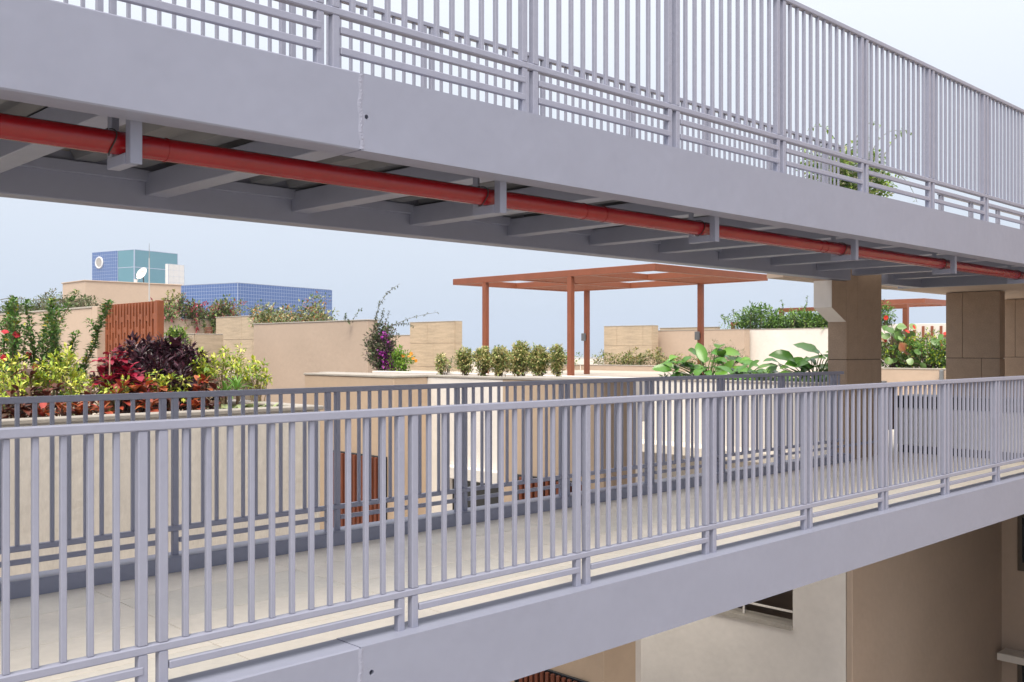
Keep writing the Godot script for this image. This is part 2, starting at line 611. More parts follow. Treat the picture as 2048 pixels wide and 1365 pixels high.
# ---------------------------------------------------------------- the lower bridge
func lower_bridge() -> void:
	var t := thing("footbridge", "lower lavender grey steel footbridge with cream tiled floor", "footbridge", Vector3(0, -1.77, -3.77))
	block(t, "edge_beam", M.beam, -4.0, 2.688, -1.765, -1.38, 3.77, 3.97, 0.006)
	var hz := on_v(743, 1346, 3.77)
	holed_beam(t, "edge_beam", 2.69, 18.6, -1.765, -1.38, 3.77, 3.97, Vector3(hz.x, hz.y, -3.77), 0.013)
	weld(t, 2.69, -1.76, -1.385, 3.77, 5)
	block(t, "edge_beam", M.beam, -4.0, 12.4, -1.765, -1.38, 6.27, 6.46, 0.006)
	block(t, "deck_slab", M.grout, -4.0, 18.6, -1.62, -1.492, 3.97, 6.27, 0.0)
	var k := 0
	for i in 17:
		for j in 4:
			var u0 := -1.21 + 1.2 * i
			var v0: float = [3.975, 4.6, 5.2, 5.8][j]
			var v1: float = [4.6, 5.2, 5.8, 6.268][j]
			k += 1
			block(t, "floor_tile", M.tile if (k * 7) % 3 else M.tile2, u0 + 0.0025, u0 + 1.1975, -1.4925, -1.48, v0 + 0.0025, v1 - 0.0025, 0.001)
	for i in 15:
		var u0 := -1.6 + 1.09 * i
		block(t, "cross_beam", M.beam, u0, u0 + 0.12, -1.72, -1.62, 3.97, 6.27, 0.003)
	railing("railing", "lavender railing on the outer edge of the lower footbridge", 3.87, -1.38, Vector2(-1.22, -1.185), [Vector2(-1.298, -1.266)], Vector2(-0.325, -0.285), 1.735, 1.298, -4, 12, -3.6, 18.4)
	railing("railing", "shaded railing on the inner edge of the lower footbridge, ending at the stone column", 6.36, -1.38, Vector2(-1.22, -1.185), [Vector2(-1.298, -1.266)], Vector2(-0.325, -0.285), 2.97, 1.302, -4, 7, -3.4, 12.33)

# ---------------------------------------------------------------- the upper bridge
func upper_bridge() -> void:
	var t := thing("footbridge", "upper lavender grey steel footbridge with ribbed deck underside", "footbridge", Vector3(0, 0.925, -3.77))
	block(t, "edge_beam", M.beam, -4.0, 2.688, 0.925, 1.285, 3.77, 3.93, 0.006)
	var hz := on_v(733, 234, 3.77)
	holed_beam(t, "edge_beam", 2.69, 18.6, 0.925, 1.285, 3.77, 3.93, Vector3(hz.x, hz.y, -3.77), 0.011)
	weld(t, 2.69, 0.93, 1.28, 3.77, 9)
	block(t, "edge_beam", M.beam, -4.0, 12.4, 0.925, 1.285, 6.28, 6.45, 0.006)
	block(t, "edge_beam", M.beam, 13.5, 14.6, 0.925, 1.285, 6.28, 6.45, 0.006)
	block(t, "ledge_angle", M.beam, -4.0, 12.4, 1.095, 1.165, 6.235, 6.28, 0.002)
	block(t, "ledge_angle", M.beam, -4.0, 14.6, 1.13, 1.165, 3.93, 3.97, 0.002)
	for i in 17:
		var u0 := -2.676 + 1.09 * i
		block(t, "cross_beam", M.beam, u0, u0 + 0.15, 1.005, 1.15, 3.931, 6.279 if u0 < 12.3 else 6.36, 0.004)
	# ribbed steel deck, its flutes running across the bridge
	var st := SurfaceTool.new()
	st.begin(Mesh.PRIMITIVE_TRIANGLES)
	var u := -4.0
	var pts := [Vector2(-4.0, 1.168)]
	while u < 18.4:
		pts.append(Vector2(u + 0.13, 1.168))
		pts.append(Vector2(u + 0.165, 1.222))
		pts.append(Vector2(u + 0.265, 1.222))
		pts.append(Vector2(u + 0.3, 1.168))
		u += 0.3
	for i in pts.size() - 1:
		var a: Vector2 = pts[i]
		var b: Vector2 = pts[i + 1]
		quad(st, Vector3(a.x, a.y, -4.0), Vector3(b.x, b.y, -4.0), Vector3(b.x, b.y, -6.21), Vector3(a.x, a.y, -6.21), Vector3(0, -1, 0))
	st.generate_normals()
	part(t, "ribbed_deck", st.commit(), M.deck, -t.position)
	block(t, "deck_slab", M.grout, -4.0, 18.6, 1.226, 1.262, 3.932, 6.279, 0.0)
	railing("railing", "tall lavender railing on the outer edge of the upper footbridge", 3.85, 1.285, Vector2(1.545, 1.58), [Vector2(1.464, 1.497), Vector2(1.368, 1.402)], Vector2(2.585, 2.622), 2.553, 1.316, -5, 11, -3.9, 18.0)
	railing("railing", "tall lavender railing on the inner edge of the upper footbridge, seen through the outer one", 6.36, 1.285, Vector2(1.545, 1.58), [Vector2(1.464, 1.497), Vector2(1.368, 1.402)], Vector2(2.674, 2.711), 3.88, 1.33, -5, 6, -2.9, 12.3)
	railing("railing", "low railing of widely spaced posts beyond the climbing plant on the upper landing", 6.36, 1.285, Vector2(1.5, 1.53), [], Vector2(2.40, 2.44), 15.5, 1.18, 0, 3, 15.4, 19.4, false)
	# fire main
	var p := thing("fire_pipe", "long glossy red pipe hung under the upper footbridge", "pipe", Vector3(0, 0.852, -4.05))
	var cy := CylinderMesh.new()
	cy.top_radius = 0.049
	cy.bottom_radius = 0.049
	cy.height = 19.0
	cy.radial_segments = 40
	cy.rings = 1
	var pm := part(p, "pipe", cy, M.red, Vector3(6.0, 0, 0))
	pm.rotation.z = PI / 2
	for x in [1165.0, 1205.0, 1636.0, 1648.0, 330.0]:
		var q := on_v(x, 400, 4.05)
		var ring := CylinderMesh.new()
		ring.top_radius = 0.0515
		ring.bottom_radius = 0.0515
		ring.height = 0.007
		ring.radial_segments = 40
		var ro := part(p, "joint_ring", ring, M.red, Vector3(q.x, 0, 0))
		ro.rotation.z = PI / 2
	var which := ["before the weld seam of the upper beam", "next after the weld seam of the upper beam", "second after the weld seam of the upper beam", "third after the weld seam of the upper beam", "last before the stone column", "just past the corbel of the stone column"]
	for k in 6:
		var uh := 1.70 + 2.06 * k
		var h := thing("pipe_hanger", "steel angle hanger of the red pipe, " + which[k], "bracket", Vector3(uh, 0.754, -4.05), "hangers of the red pipe")
		blocks(h, "near_leg", M.beam, [[uh - 0.025, uh + 0.025, 0.754, 1.0, 3.934, 3.942], [uh - 0.025, uh - 0.018, 0.754, 1.0, 3.942, 3.98]])
		blocks(h, "far_leg", M.beam, [[uh - 0.028, uh + 0.02, 0.804, 1.10, 4.15, 4.157], [uh - 0.028, uh - 0.021, 0.804, 1.10, 4.115, 4.15]])
		blocks(h, "shelf", M.beam, [[uh - 0.028, uh - 0.0195, 0.757, 0.803, 3.98, 4.16], [uh - 0.0195, uh + 0.025, 0.757, 0.763, 3.98, 4.16]])
		var tie := Leaves.new()
		var loop := []
		for a in 25:
			loop.append(Vector3(-0.062 + 0.012 * sin(a * 0.5), 0.098 + cos(TAU * a / 24) * 0.054, sin(TAU * a / 24) * 0.054))
		tie.tube(loop, 0.003, 0.003, Color(0.02, 0.02, 0.022))
		part(h, "tie_wire", tie.mesh(), M.stem)

# ---------------------------------------------------------------- landing with clad columns
func clad_column(label: String, u0: float, u1: float, v0: float, v1: float, y0: float, y1: float, joints_u: Array, joints_v: Array) -> Node3D:
	var t := thing("clad_column", label, "column", Vector3(u0, y0, -v0))
	block(t, "core", M.clad_core, u0 + 0.02, u1, y0, y1, v0 + 0.02, v1, 0.0)
	var yj := -0.133
	# towards the camera (v0) and towards the start of the bridge (u0)
	for level in [[yj + 0.004, y1, 0], [y0, yj - 0.004, 1]]:
		var cuts := [u0]
		for q in joints_u[level[2]]:
			cuts.append(q)
		cuts.append(u1)
		for i in cuts.size() - 1:
			block(t, "stone_panel", M.clad, cuts[i] + (0.0 if i == 0 else 0.003), cuts[i + 1] - (0.003 if i < cuts.size() - 2 else 0.0), level[0], level[1], v0, v0 + 0.0195, 0.003)
		cuts = [v0 + 0.0196]
		for q in joints_v[level[2]]:
			cuts.append(q)
		cuts.append(v1)
		for i in cuts.size() - 1:
			block(t, "stone_panel", M.clad, u0, u0 + 0.0195, level[0], level[1], cuts[i] + (0.0 if i == 0 else 0.003), cuts[i + 1] - (0.003 if i < cuts.size() - 2 else 0.0), 0.003)
	return t

func landing() -> void:
	var col := clad_column("speckled tan stone column at the end of the lower inner railing", 12.45, 13.48, 6.366, 6.635, -1.48, 1.15, [[12.77], [13.19]], [[], []])
	# corbel that carries the upper beam
	var st := SurfaceTool.new()
	st.begin(Mesh.PRIMITIVE_TRIANGLES)
	var a := 12.055
	var b := 12.447
	var prof := [Vector2(b, 0.915), Vector2(a, 0.915), Vector2(a, 0.558), Vector2(b, 0.375)]
	for i in 4:
		var p: Vector2 = prof[i]
		var q: Vector2 = prof[(i + 1) % 4]
		var d := q - p
		quad(st, Vector3(p.x, p.y, -6.372), Vector3(q.x, q.y, -6.372), Vector3(q.x, q.y, -6.63), Vector3(p.x, p.y, -6.63), Vector3(-d.y, d.x, 0))
	for v in [6.372, 6.63]:
		quad(st, Vector3(b, 0.915, -v), Vector3(a, 0.915, -v), Vector3(a, 0.558, -v), Vector3(b, 0.375, -v), Vector3(0, 0, 6.5 - v))
	st.generate_normals()
	part(col, "corbel", st.commit(), M.clad_pale if M.has("clad_pale") else M.white, -col.position)
	var face := SurfaceTool.new()
	face.begin(Mesh.PRIMITIVE_TRIANGLES)
	quad(face, Vector3(b, 0.915, -6.369), Vector3(a, 0.915, -6.369), Vector3(a, 0.558, -6.369), Vector3(b, 0.375, -6.369), Vector3(0, 0, 1))
	face.generate_normals()
	part(col, "corbel_facing", face.commit(), M.clad, -col.position)
	clad_column("broad tan stone pier behind the white counter on the landing", 16.2, 16.42, 5.74, 6.57, -1.48, 0.92, [[], []], [[6.31], [6.015]])
	clad_column("tan stone pier set back behind the broad pier on the landing", 19.1, 19.4, 4.2, 6.69, -1.48, 0.92, [[], []], [[5.6, 6.5], [5.9]])
	var roof := thing("landing_roof", "beige concrete landing slab with a grey front beam over the stone piers", "roof slab", Vector3(14.6, 0.925, -3.8))
	block(roof, "front_beam", M.beam, 14.6, 14.72, 0.925, 1.285, 3.935, 6.88, 0.004)
	block(roof, "slab", M.beige, 14.72, 24.0, 0.93, 1.22, 3.935, 6.88, 0.004)
	block(roof, "edge_slab", M.beige, 11.3, 14.6, 0.925, 1.18, 6.64, 6.88, 0.004)
	var lf := structure("landing_floor", M.tile, 12.4, 22.0, -1.62, -1.4845, 6.272, 11.0)
	lf.set_meta("kind", "structure")
	structure("landing_floor", M.tile, 18.6, 22.0, -1.62, -1.4846, 2.5, 6.27)
	# low counter
	var c := thing("counter", "low white counter with black top and plinth beside the stone column", "counter", Vector3(13.95, -1.48, -5.4))
	block(c, "plinth", M.black, 13.97, 14.5, -1.478, -1.37, 4.35, 6.35, 0.004)
	block(c, "body", M.gloss_white, 13.93, 14.52, -1.37, -0.83, 4.3, 6.36, 0.02)
	block(c, "top", M.black, 13.9, 14.55, -0.83, -0.66, 4.3, 6.36, 0.01)
	# podium walls under the landing
	var w := thing("podium_wall", "shadowed beige wall under the landing, right of the white house wall", "wall", Vector3(13.0, GROUND, -6.6))
	block(w, "wall", M.beige, 13.005, 18.61, GROUND, -1.63, 6.56, 6.655, 0.01)
	var w2 := thing("podium_wall", "beige wall with dark framed windows at the end under the landing", "wall", Vector3(18.6, GROUND, -5.0))
	block(w2, "wall", M.beige, 18.62, 18.9, GROUND, -1.63, 2.0, 6.655, 0.01)
	for y in [[-3.9, -1.9], [-7.2, -5.55]]:
		var f := block(w2, "window_frame", M.frame, 18.56, 18.62, y[0], y[1], 4.6, 6.28, 0.005)
		for q in [[6.2, 5.5], [5.44, 4.68]]:
			block(f, "pane", M.glass_dark, 0, 0.02, 0, 0.8, 0, 0.7, 0.002).position = Vector3(-0.025, -0.45, 5.44 - (q[0] + q[1]) / 2)
			block(f, "pane", M.glass_dark, 0, 0.02, 0, 0.8, 0, 0.7, 0.002).position = Vector3(-0.025, 0.45, 5.44 - (q[0] + q[1]) / 2)
	block(w2, "sun_shade", M.white, 18.2, 18.62, -5.45, -5.32, 4.4, 6.5, 0.01)
	# the house that the landing joins, on the side of the bridges nearer the eye
	var nb := thing("house_block", "tall beige house that the landing joins beyond the outer railings", "building", Vector3(18.0, GROUND, 0.0))
	block(nb, "wall", M.beige, 14.2, 23.0, GROUND, 5.5, -6.0, 3.0, 0.02)
	block(nb, "coping", M.coping, 14.17, 23.03, 5.5, 5.56, -6.03, 3.03, 0.01)
	for q in [[15.0, 16.4], [18.0, 19.4]]:
		for y in [-5.6, -2.2, 1.2]:
			var nf := block(nb, "window", M.frame, q[0], q[1], y, y + 1.5, 3.0, 3.05, 0.006)
			part(nf, "pane", box_mesh(Vector3(1.24, 1.34, 0.01), 0.0), M.glass_dark, Vector3(0, 0, -0.028))
	# planter beside the upper railing
	var pl := thing("planter", "beige planter on the upper landing with a climbing plant", "planter", Vector3(12.5, 1.2, -6.7))
	block(pl, "box", M.beige2, 12.42, 14.3, 1.19, 2.14, 6.68, 7.2, 0.01)
	block(pl, "coping", M.coping, 12.4, 14.32, 2.14, 2.17, 6.66, 7.22, 0.006)
	var v := bush("climbing_plant", "leafy climbing plant with pale flowers spilling from the upper landing planter", "plant", "", Vector3(13.5, 2.15, -6.9), {
		"h": 0.72, "rx": 1.15, "rv": 0.28, "low": -0.25, "clumps": 210, "per": 26, "rc": 0.14, "len": 0.07, "wid": 0.62, "top": 0.12, "stems": 30,
		"cols": [Color(0.14, 0.26, 0.04), Color(0.2, 0.33, 0.05), Color(0.1, 0.2, 0.03), Color(0.28, 0.38, 0.08), Color(0.5, 0.5, 0.32)]})
	var ss := Leaves.new()
	var sl := Leaves.new()
	var base := v.position
	for q in [[[1690, 330], [1660, 225], [1615, 262]], [[1700, 330], [1715, 228], [1760, 250]], [[1740, 320], [1760, 240], [1830, 268]], [[1760, 330], [1790, 262], [1822, 258]], [[1720, 320], [1738, 240], [1735, 300]], [[1760, 350], [1810, 330], [1835, 405]], [[1660, 340], [1640, 280], [1602, 300]]]:
		spray(ss, sl, on_v(q[0][0], q[0][1], 6.85) - base, on_v(q[1][0], q[1][1], 6.85) - base, on_v(q[2][0], q[2][1], 6.85) - base, 26, 0.065, [Color(0.2, 0.36, 0.05), Color(0.27, 0.42, 0.07)])
	part(v, "long_shoots", ss.mesh(), M.stem)
	part(v, "shoot_leaves", sl.mesh(), M.leaf)

# ---------------------------------------------------------------- terraces, walls and pergolas behind the bridges
func wall(called: String, label: String, m: Material, u0: float, u1: float, y0: float, y1: float, v0: float, v1: float, cope := 0.03) -> Node3D:
	var t := thing(called, label, "wall", Vector3((u0 + u1) / 2, y0, -(v0 + v1) / 2))
	block(t, "wall", m, u0, u1, y0, y1 - (cope if cope > 0.0 else 0.0), v0, v1, 0.008)
	if cope > 0.0:
		block(t, "coping", M.coping, u0 - 0.012, u1 + 0.012, y1 - cope, y1, v0 - 0.012, v1 + 0.012, 0.005)
	return t

func stone_pylon(label: String, u0: float, u1: float, y0: float, y1: float, v0: float, v1: float, row_y: Array, cuts: Array) -> Node3D:
	var t := thing("travertine_wall", label, "wall", Vector3(u0, y0, -v0))
	block(t, "core", M.beige, u0 + 0.02, u1, y0, y1 - 0.02, v0 + 0.004, v1, 0.0)
	block(t, "coping", M.coping, u0 - 0.01, u1 + 0.01, y1 - 0.02, y1, v0 - 0.01, v1 + 0.01, 0.004)
	var ys := [y1 - 0.021]
	for q in row_y:
		ys.append(q)
	ys.append(y0)
	for r in ys.size() - 1:
		var vs := [v0]
		for q in cuts[r % cuts.size()]:
			vs.append(lerpf(v0, v1, q))
		vs.append(v1)
		for i in vs.size() - 1:
			block(t, "stone_panel", M.travertine, u0, u0 + 0.02, ys[r + 1] + 0.006, ys[r] - 0.003, vs[i] + 0.004, vs[i + 1] - 0.004, 0.003)
		block(t, "stone_panel", M.travertine, u0 + 0.021, u1, ys[r + 1] + 0.006, ys[r] - 0.003, v0 - 0.016, v0 + 0.003, 0.003)
	return t

func terraces() -> void:
	structure("terrace_floor", M.terrace, -12.0, 5.2, -0.95, -0.8, 9.6, 24.0)
	structure("terrace_floor", M.terrace, 9.95, 11.4, -0.7, -0.55, 10.6, 13.4)
	structure("terrace_floor", M.terrace, 11.8, 45.0, -0.7, -0.551, 10.6, 50.0)
	# cream planter wall along the bridge
	var pa := thing("planter_wall", "long cream grooved planter wall behind the lower inner railing", "planter", Vector3(0, GROUND, -8.0))
	block(pa, "wall", M.cream, -8.0, 5.24, GROUND, -0.57, 8.0, 8.12, 0.01)
	block(pa, "wall", M.cream, 5.12, 5.24, GROUND, -0.571, 8.12, 9.6, 0.01)
	block(pa, "coping", M.coping, -8.0, 5.27, -0.57, -0.53, 7.98, 8.16, 0.008)
	block(pa, "coping", M.coping, 5.08, 5.265, -0.57, -0.531, 8.16, 9.62, 0.008)
	block(pa, "coping", M.coping, -8.0, 5.08, -0.6, -0.54, 9.46, 9.62, 0.008)
	block(pa, "soil", M.soil, -8.0, 5.118, -0.9, -0.62, 8.122, 9.46, 0.0)
	# cream wall and screen at the left
	var wl := wall("terrace_wall", "tall cream terrace wall behind the hibiscus plants", M.beige, 5.25, 5.45, -0.8, 0.59, 13.58, 22.0, 0.025)
	block(wl, "return_wall", M.beige, 5.25, 5.37, -0.8, 0.586, 13.40, 13.57, 0.006)
	var sc := thing("timber_screen", "brown timber screen of staggered battens beside the cream terrace wall", "screen", Vector3(5.37, -0.8, -12.7))
	block(sc, "back_board", M.wood, 5.42, 5.45, -0.8, 0.60, 11.86, 13.40, 0.002)
	var nb := 16
	for k in nb + 1:
		var vv := lerpf(11.88, 13.38, float(k) / nb)
		block(sc, "batten", M.wood, 5.36, 5.42, -0.8, 0.605, vv - 0.021, vv + 0.021, 0.003)
	for k in nb:
		var vv := lerpf(11.88, 13.38, (k + 0.5) / nb)
		for j in 5:
			var yy := 0.42 - j * 0.3 - (0.15 if k % 2 else 0.0) - (k % 4) * 0.012
			if yy > -0.75:
				block(sc, "spacer", M.wood, 5.365, 5.42, yy - 0.035, yy + 0.035, vv - 0.0257, vv + 0.0257, 0.002)
	block(sc, "post", M.wood, 5.35, 5.44, -0.8, 0.612, 11.78, 11.85, 0.004)
	# blocks along the courtyard
	var g2 := wall("house_block", "tan plastered house block with a timber slatted window, behind the inner railing", M.beige2, 8.165, 8.76, GROUND, -0.35, 10.7, 12.9, 0.03)
	var wf := block(g2, "window_pane", M.glass_dark, 8.13, 8.164, -4.0, -1.46, 10.83, 12.19, 0.004)
	slats(g2, "slat", M.slat, true, 8.128, 10.87, 12.15, -3.98, -1.48, 0.1, 0.04)
	wf.set_meta("label", "dark window glass behind the timber slats")
	var cw := wall("house_wall", "white plastered house wall topped by a planter of clipped shrubs", M.white, 8.765, 8.95, GROUND, -0.352, 7.73, 13.4, 0.03)
	block(cw, "lintel", M.white, 8.6, 8.765, -1.72, -1.56, 8.75, 10.2, 0.008)
	block(cw, "opening", M.glass_dark, 8.745, 8.764, -3.4, -1.72, 8.8, 10.15, 0.0)
	block(cw, "planter_back", M.white, 9.78, 9.95, -0.9, -0.352, 7.74, 13.4, 0.008)
	block(cw, "planter_end", M.white, 8.95, 9.78, GROUND, -0.353, 7.735, 7.9, 0.008)
	block(cw, "soil", M.soil, 8.95, 9.78, -0.9, -0.43, 7.9, 13.4, 0.0)
	var gb := wall("house_block", "tan plastered house block in front of the white clipped shrub planter", M.beige2, 8.2, 8.755, GROUND, -0.325, 7.0, 8.6, 0.03)
	for y in [[-2.9, -1.47], [-6.2, -3.66]]:
		block(gb, "window_pane", M.glass_dark, 8.165, 8.199, y[0], y[1], 7.2, 8.36, 0.004)
		slats(gb, "slat", M.slat, true, 8.163, 7.24, 8.32, y[0] + 0.02, y[1] - 0.02, 0.085, 0.04)
	var h := thing("house_wall", "long white plastered house wall carrying the paddle leaf planter, with a barred opening below", "wall", Vector3(13.14, GROUND, -8.5))
	var hw := CSGBox3D.new()
	hw.name = "wall"
	hw.size = Vector3(0.28, -0.505 - GROUND, 3.84)
	hw.position = Vector3(13.14, (GROUND - 0.505) / 2, -8.58) - h.position
	hw.material = M.white
	var hole := CSGBox3D.new()
	hole.operation = CSGShape3D.OPERATION_SUBTRACTION
	hole.size = Vector3(0.5, 1.8, 1.92)
	hole.position = Vector3(0, -3.2 - (GROUND - 0.505) / 2, 8.58 - 8.44)
	hole.material = M.white
	hw.add_child(hole)
	h.add_child(hw, true)
	block(h, "coping", M.coping, 12.988, 13.292, -0.505, -0.475, 6.66, 10.512, 0.005)
	block(h, "room_back", M.beige, 15.4, 15.5, GROUND, -1.7, 6.9, 10.4, 0.0)
	block(h, "room_ceiling", M.white, 13.281, 15.4, -1.8, -1.7, 6.9, 10.4, 0.0)
	block(h, "room_side", M.beige, 13.281, 15.39, GROUND, -1.81, 6.8, 6.9, 0.0)
	block(h, "room_side", M.beige, 13.281, 15.39, GROUND, -1.81, 10.4, 10.5, 0.0)
	block(h, "planter_back", M.white, 14.6, 14.8, -1.48, -0.48, 6.9, 10.5, 0.008)
	block(h, "soil", M.soil, 13.28, 14.6, -1.2, -0.56, 6.66, 10.5, 0.0)
	block(h, "sill", M.coping, 12.96, 13.28, -4.1, -4.03, 7.482, 9.398, 0.004)
	for y in [-3.85, -3.45]:
		block(h, "rail", M.white, 13.05, 13.075, y - 0.015, y + 0.015, 7.49, 9.4, 0.004)
	for q in [7.5, 8.35, 9.2]:
		block(h, "rail_post", M.white, 13.05, 13.075, -4.028, -3.435, q - 0.015, q + 0.015, 0.004)
	# further terraces
	wall("terrace_wall", "large beige wall with a long straight top behind the yellow green shrubs", M.beige, 11.5, 11.75, GROUND, 0.6, 15.9, 20.3, 0.025)
	stone_pylon("pale travertine wall rising behind the long beige wall", 12.6, 12.85, GROUND, 0.863, 21.5, 24.2, [0.26, -0.4, -1.0], [[0.5], [0.3, 0.8]])
	wall("terrace_wall", "beige wall under the far bougainvillea hedge beside the timber screen", M.beige, 11.98, 13.9, -2.0, 0.86, 26.0, 27.2, 0.02)
	stone_pylon("short travertine wall below the far bougainvillea hedge", 10.2, 10.9, -3.0, 0.36, 20.6, 21.4, [-0.1, -0.6], [[0.5], []])
	wall("terrace_wall", "low beige wall behind the dark purple plants", M.beige, 9.3, 10.15, -3.0, 0.27, 20.7, 21.1, 0.02)
	var lv := thing("louvre_panel", "narrow brown louvre panel beside the travertine wall", "louvre", Vector3(12.5, -0.2, -23.9))
	for k in 7:
		block(lv, "slat", M.slat, 12.5, 12.56, 0.3 + k * 0.045, 0.328 + k * 0.045, 24.3, 24.65, 0.003)
	stone_pylon("square travertine wall left of the pergola, behind the orange flowers", 16.7, 16.95, -1.2, 0.75, 19.3, 21.15, [0.17, -0.45], [[0.6], [0.47], []])
	wall("terrace_wall", "low beige wall joining the square travertine wall", M.beige, 17.2, 17.4, -1.2, 0.42, 21.2, 25.0, 0.02)
	var mw := wall("planter", "low beige planter wall under the pergola", M.beige, 17.2, 20.1, -0.56, -0.4, 18.0, 18.2, 0.02)
	mw.set_meta("category", "planter")
	var mw2 := wall("planter", "low beige planter wall with mixed shrubs right of the pergola posts", M.beige, 20.1, 20.3, -0.56, -0.4, 13.7, 17.99, 0.02)
	mw2.set_meta("category", "planter")
	block(mw2, "soil", M.soil, 20.3, 21.6, -0.55, -0.45, 13.7, 18.0, 0.0)
	stone_pylon("square travertine wall right of the pergola posts", 23.9, 24.2, -1.2, 0.75, 18.5, 20.4, [0.12, -0.45], [[0.18, 0.72], [0.45], []])
	wall("terrace_wall", "beige wall behind the pergola lamp, next to the travertine wall", M.beige, 24.5, 24.8, -1.2, 0.6, 15.65, 19.3, 0.02)
	wall("terrace_wall", "thin travertine coloured wall top showing above the beige wall", M.travertine, 26.0, 26.2, -1.2, 0.72, 17.6, 19.8, 0.02)
	var k2 := wall("terrace_wall", "bright white wall under the dense green hedge", M.white, 24.9, 25.1, -1.2, 0.6, 11.6, 16.3, 0.02)
	block(k2, "soil", M.soil, 25.1, 26.4, 0.2, 0.5, 11.6, 15.64, 0.0)
	var p2 := wall("planter", "pale beige planter wall with round leaved shrubs beyond the stone column", M.beige, 21.8, 22.0, -1.5, -0.41, 6.4, 11.2, 0.03)
	p2.set_meta("category", "planter")
	block(p2, "soil", M.soil, 22.0, 23.2, -1.4, -0.5, 6.4, 11.2, 0.0)
	var bo := thing("downpipe", "dark grey pipe standing against the pale planter wall", "pipe", Vector3(21.7, -1.48, -8.9))
	block(bo, "pipe", M.grey, 21.7, 21.78, -1.484, -0.44, 8.87, 8.95, 0.02)
	# screen wall beyond the round leaved shrubs
	var fs := thing("screen_wall", "pale wall with brown staggered battens beyond the round leaved shrubs", "screen", Vector3(30.0, -1.0, -12.0))
	block(fs, "wall", M.white, 30.0, 30.2, -1.0, 0.8, 9.5, 15.5, 0.01)
	for k in 22:
		var vv := 9.6 + k * 0.27
		block(fs, "batten", M.pergola, 29.95, 29.999, -0.2, 0.72, vv - 0.035, vv + 0.035, 0.004)
		block(fs, "spacer", M.pergola, 29.95, 29.999, (0.42 if k % 2 else 0.2) - 0.04, (0.42 if k % 2 else 0.2) + 0.04, vv + 0.036, vv + 0.234, 0.003)
	pergola()

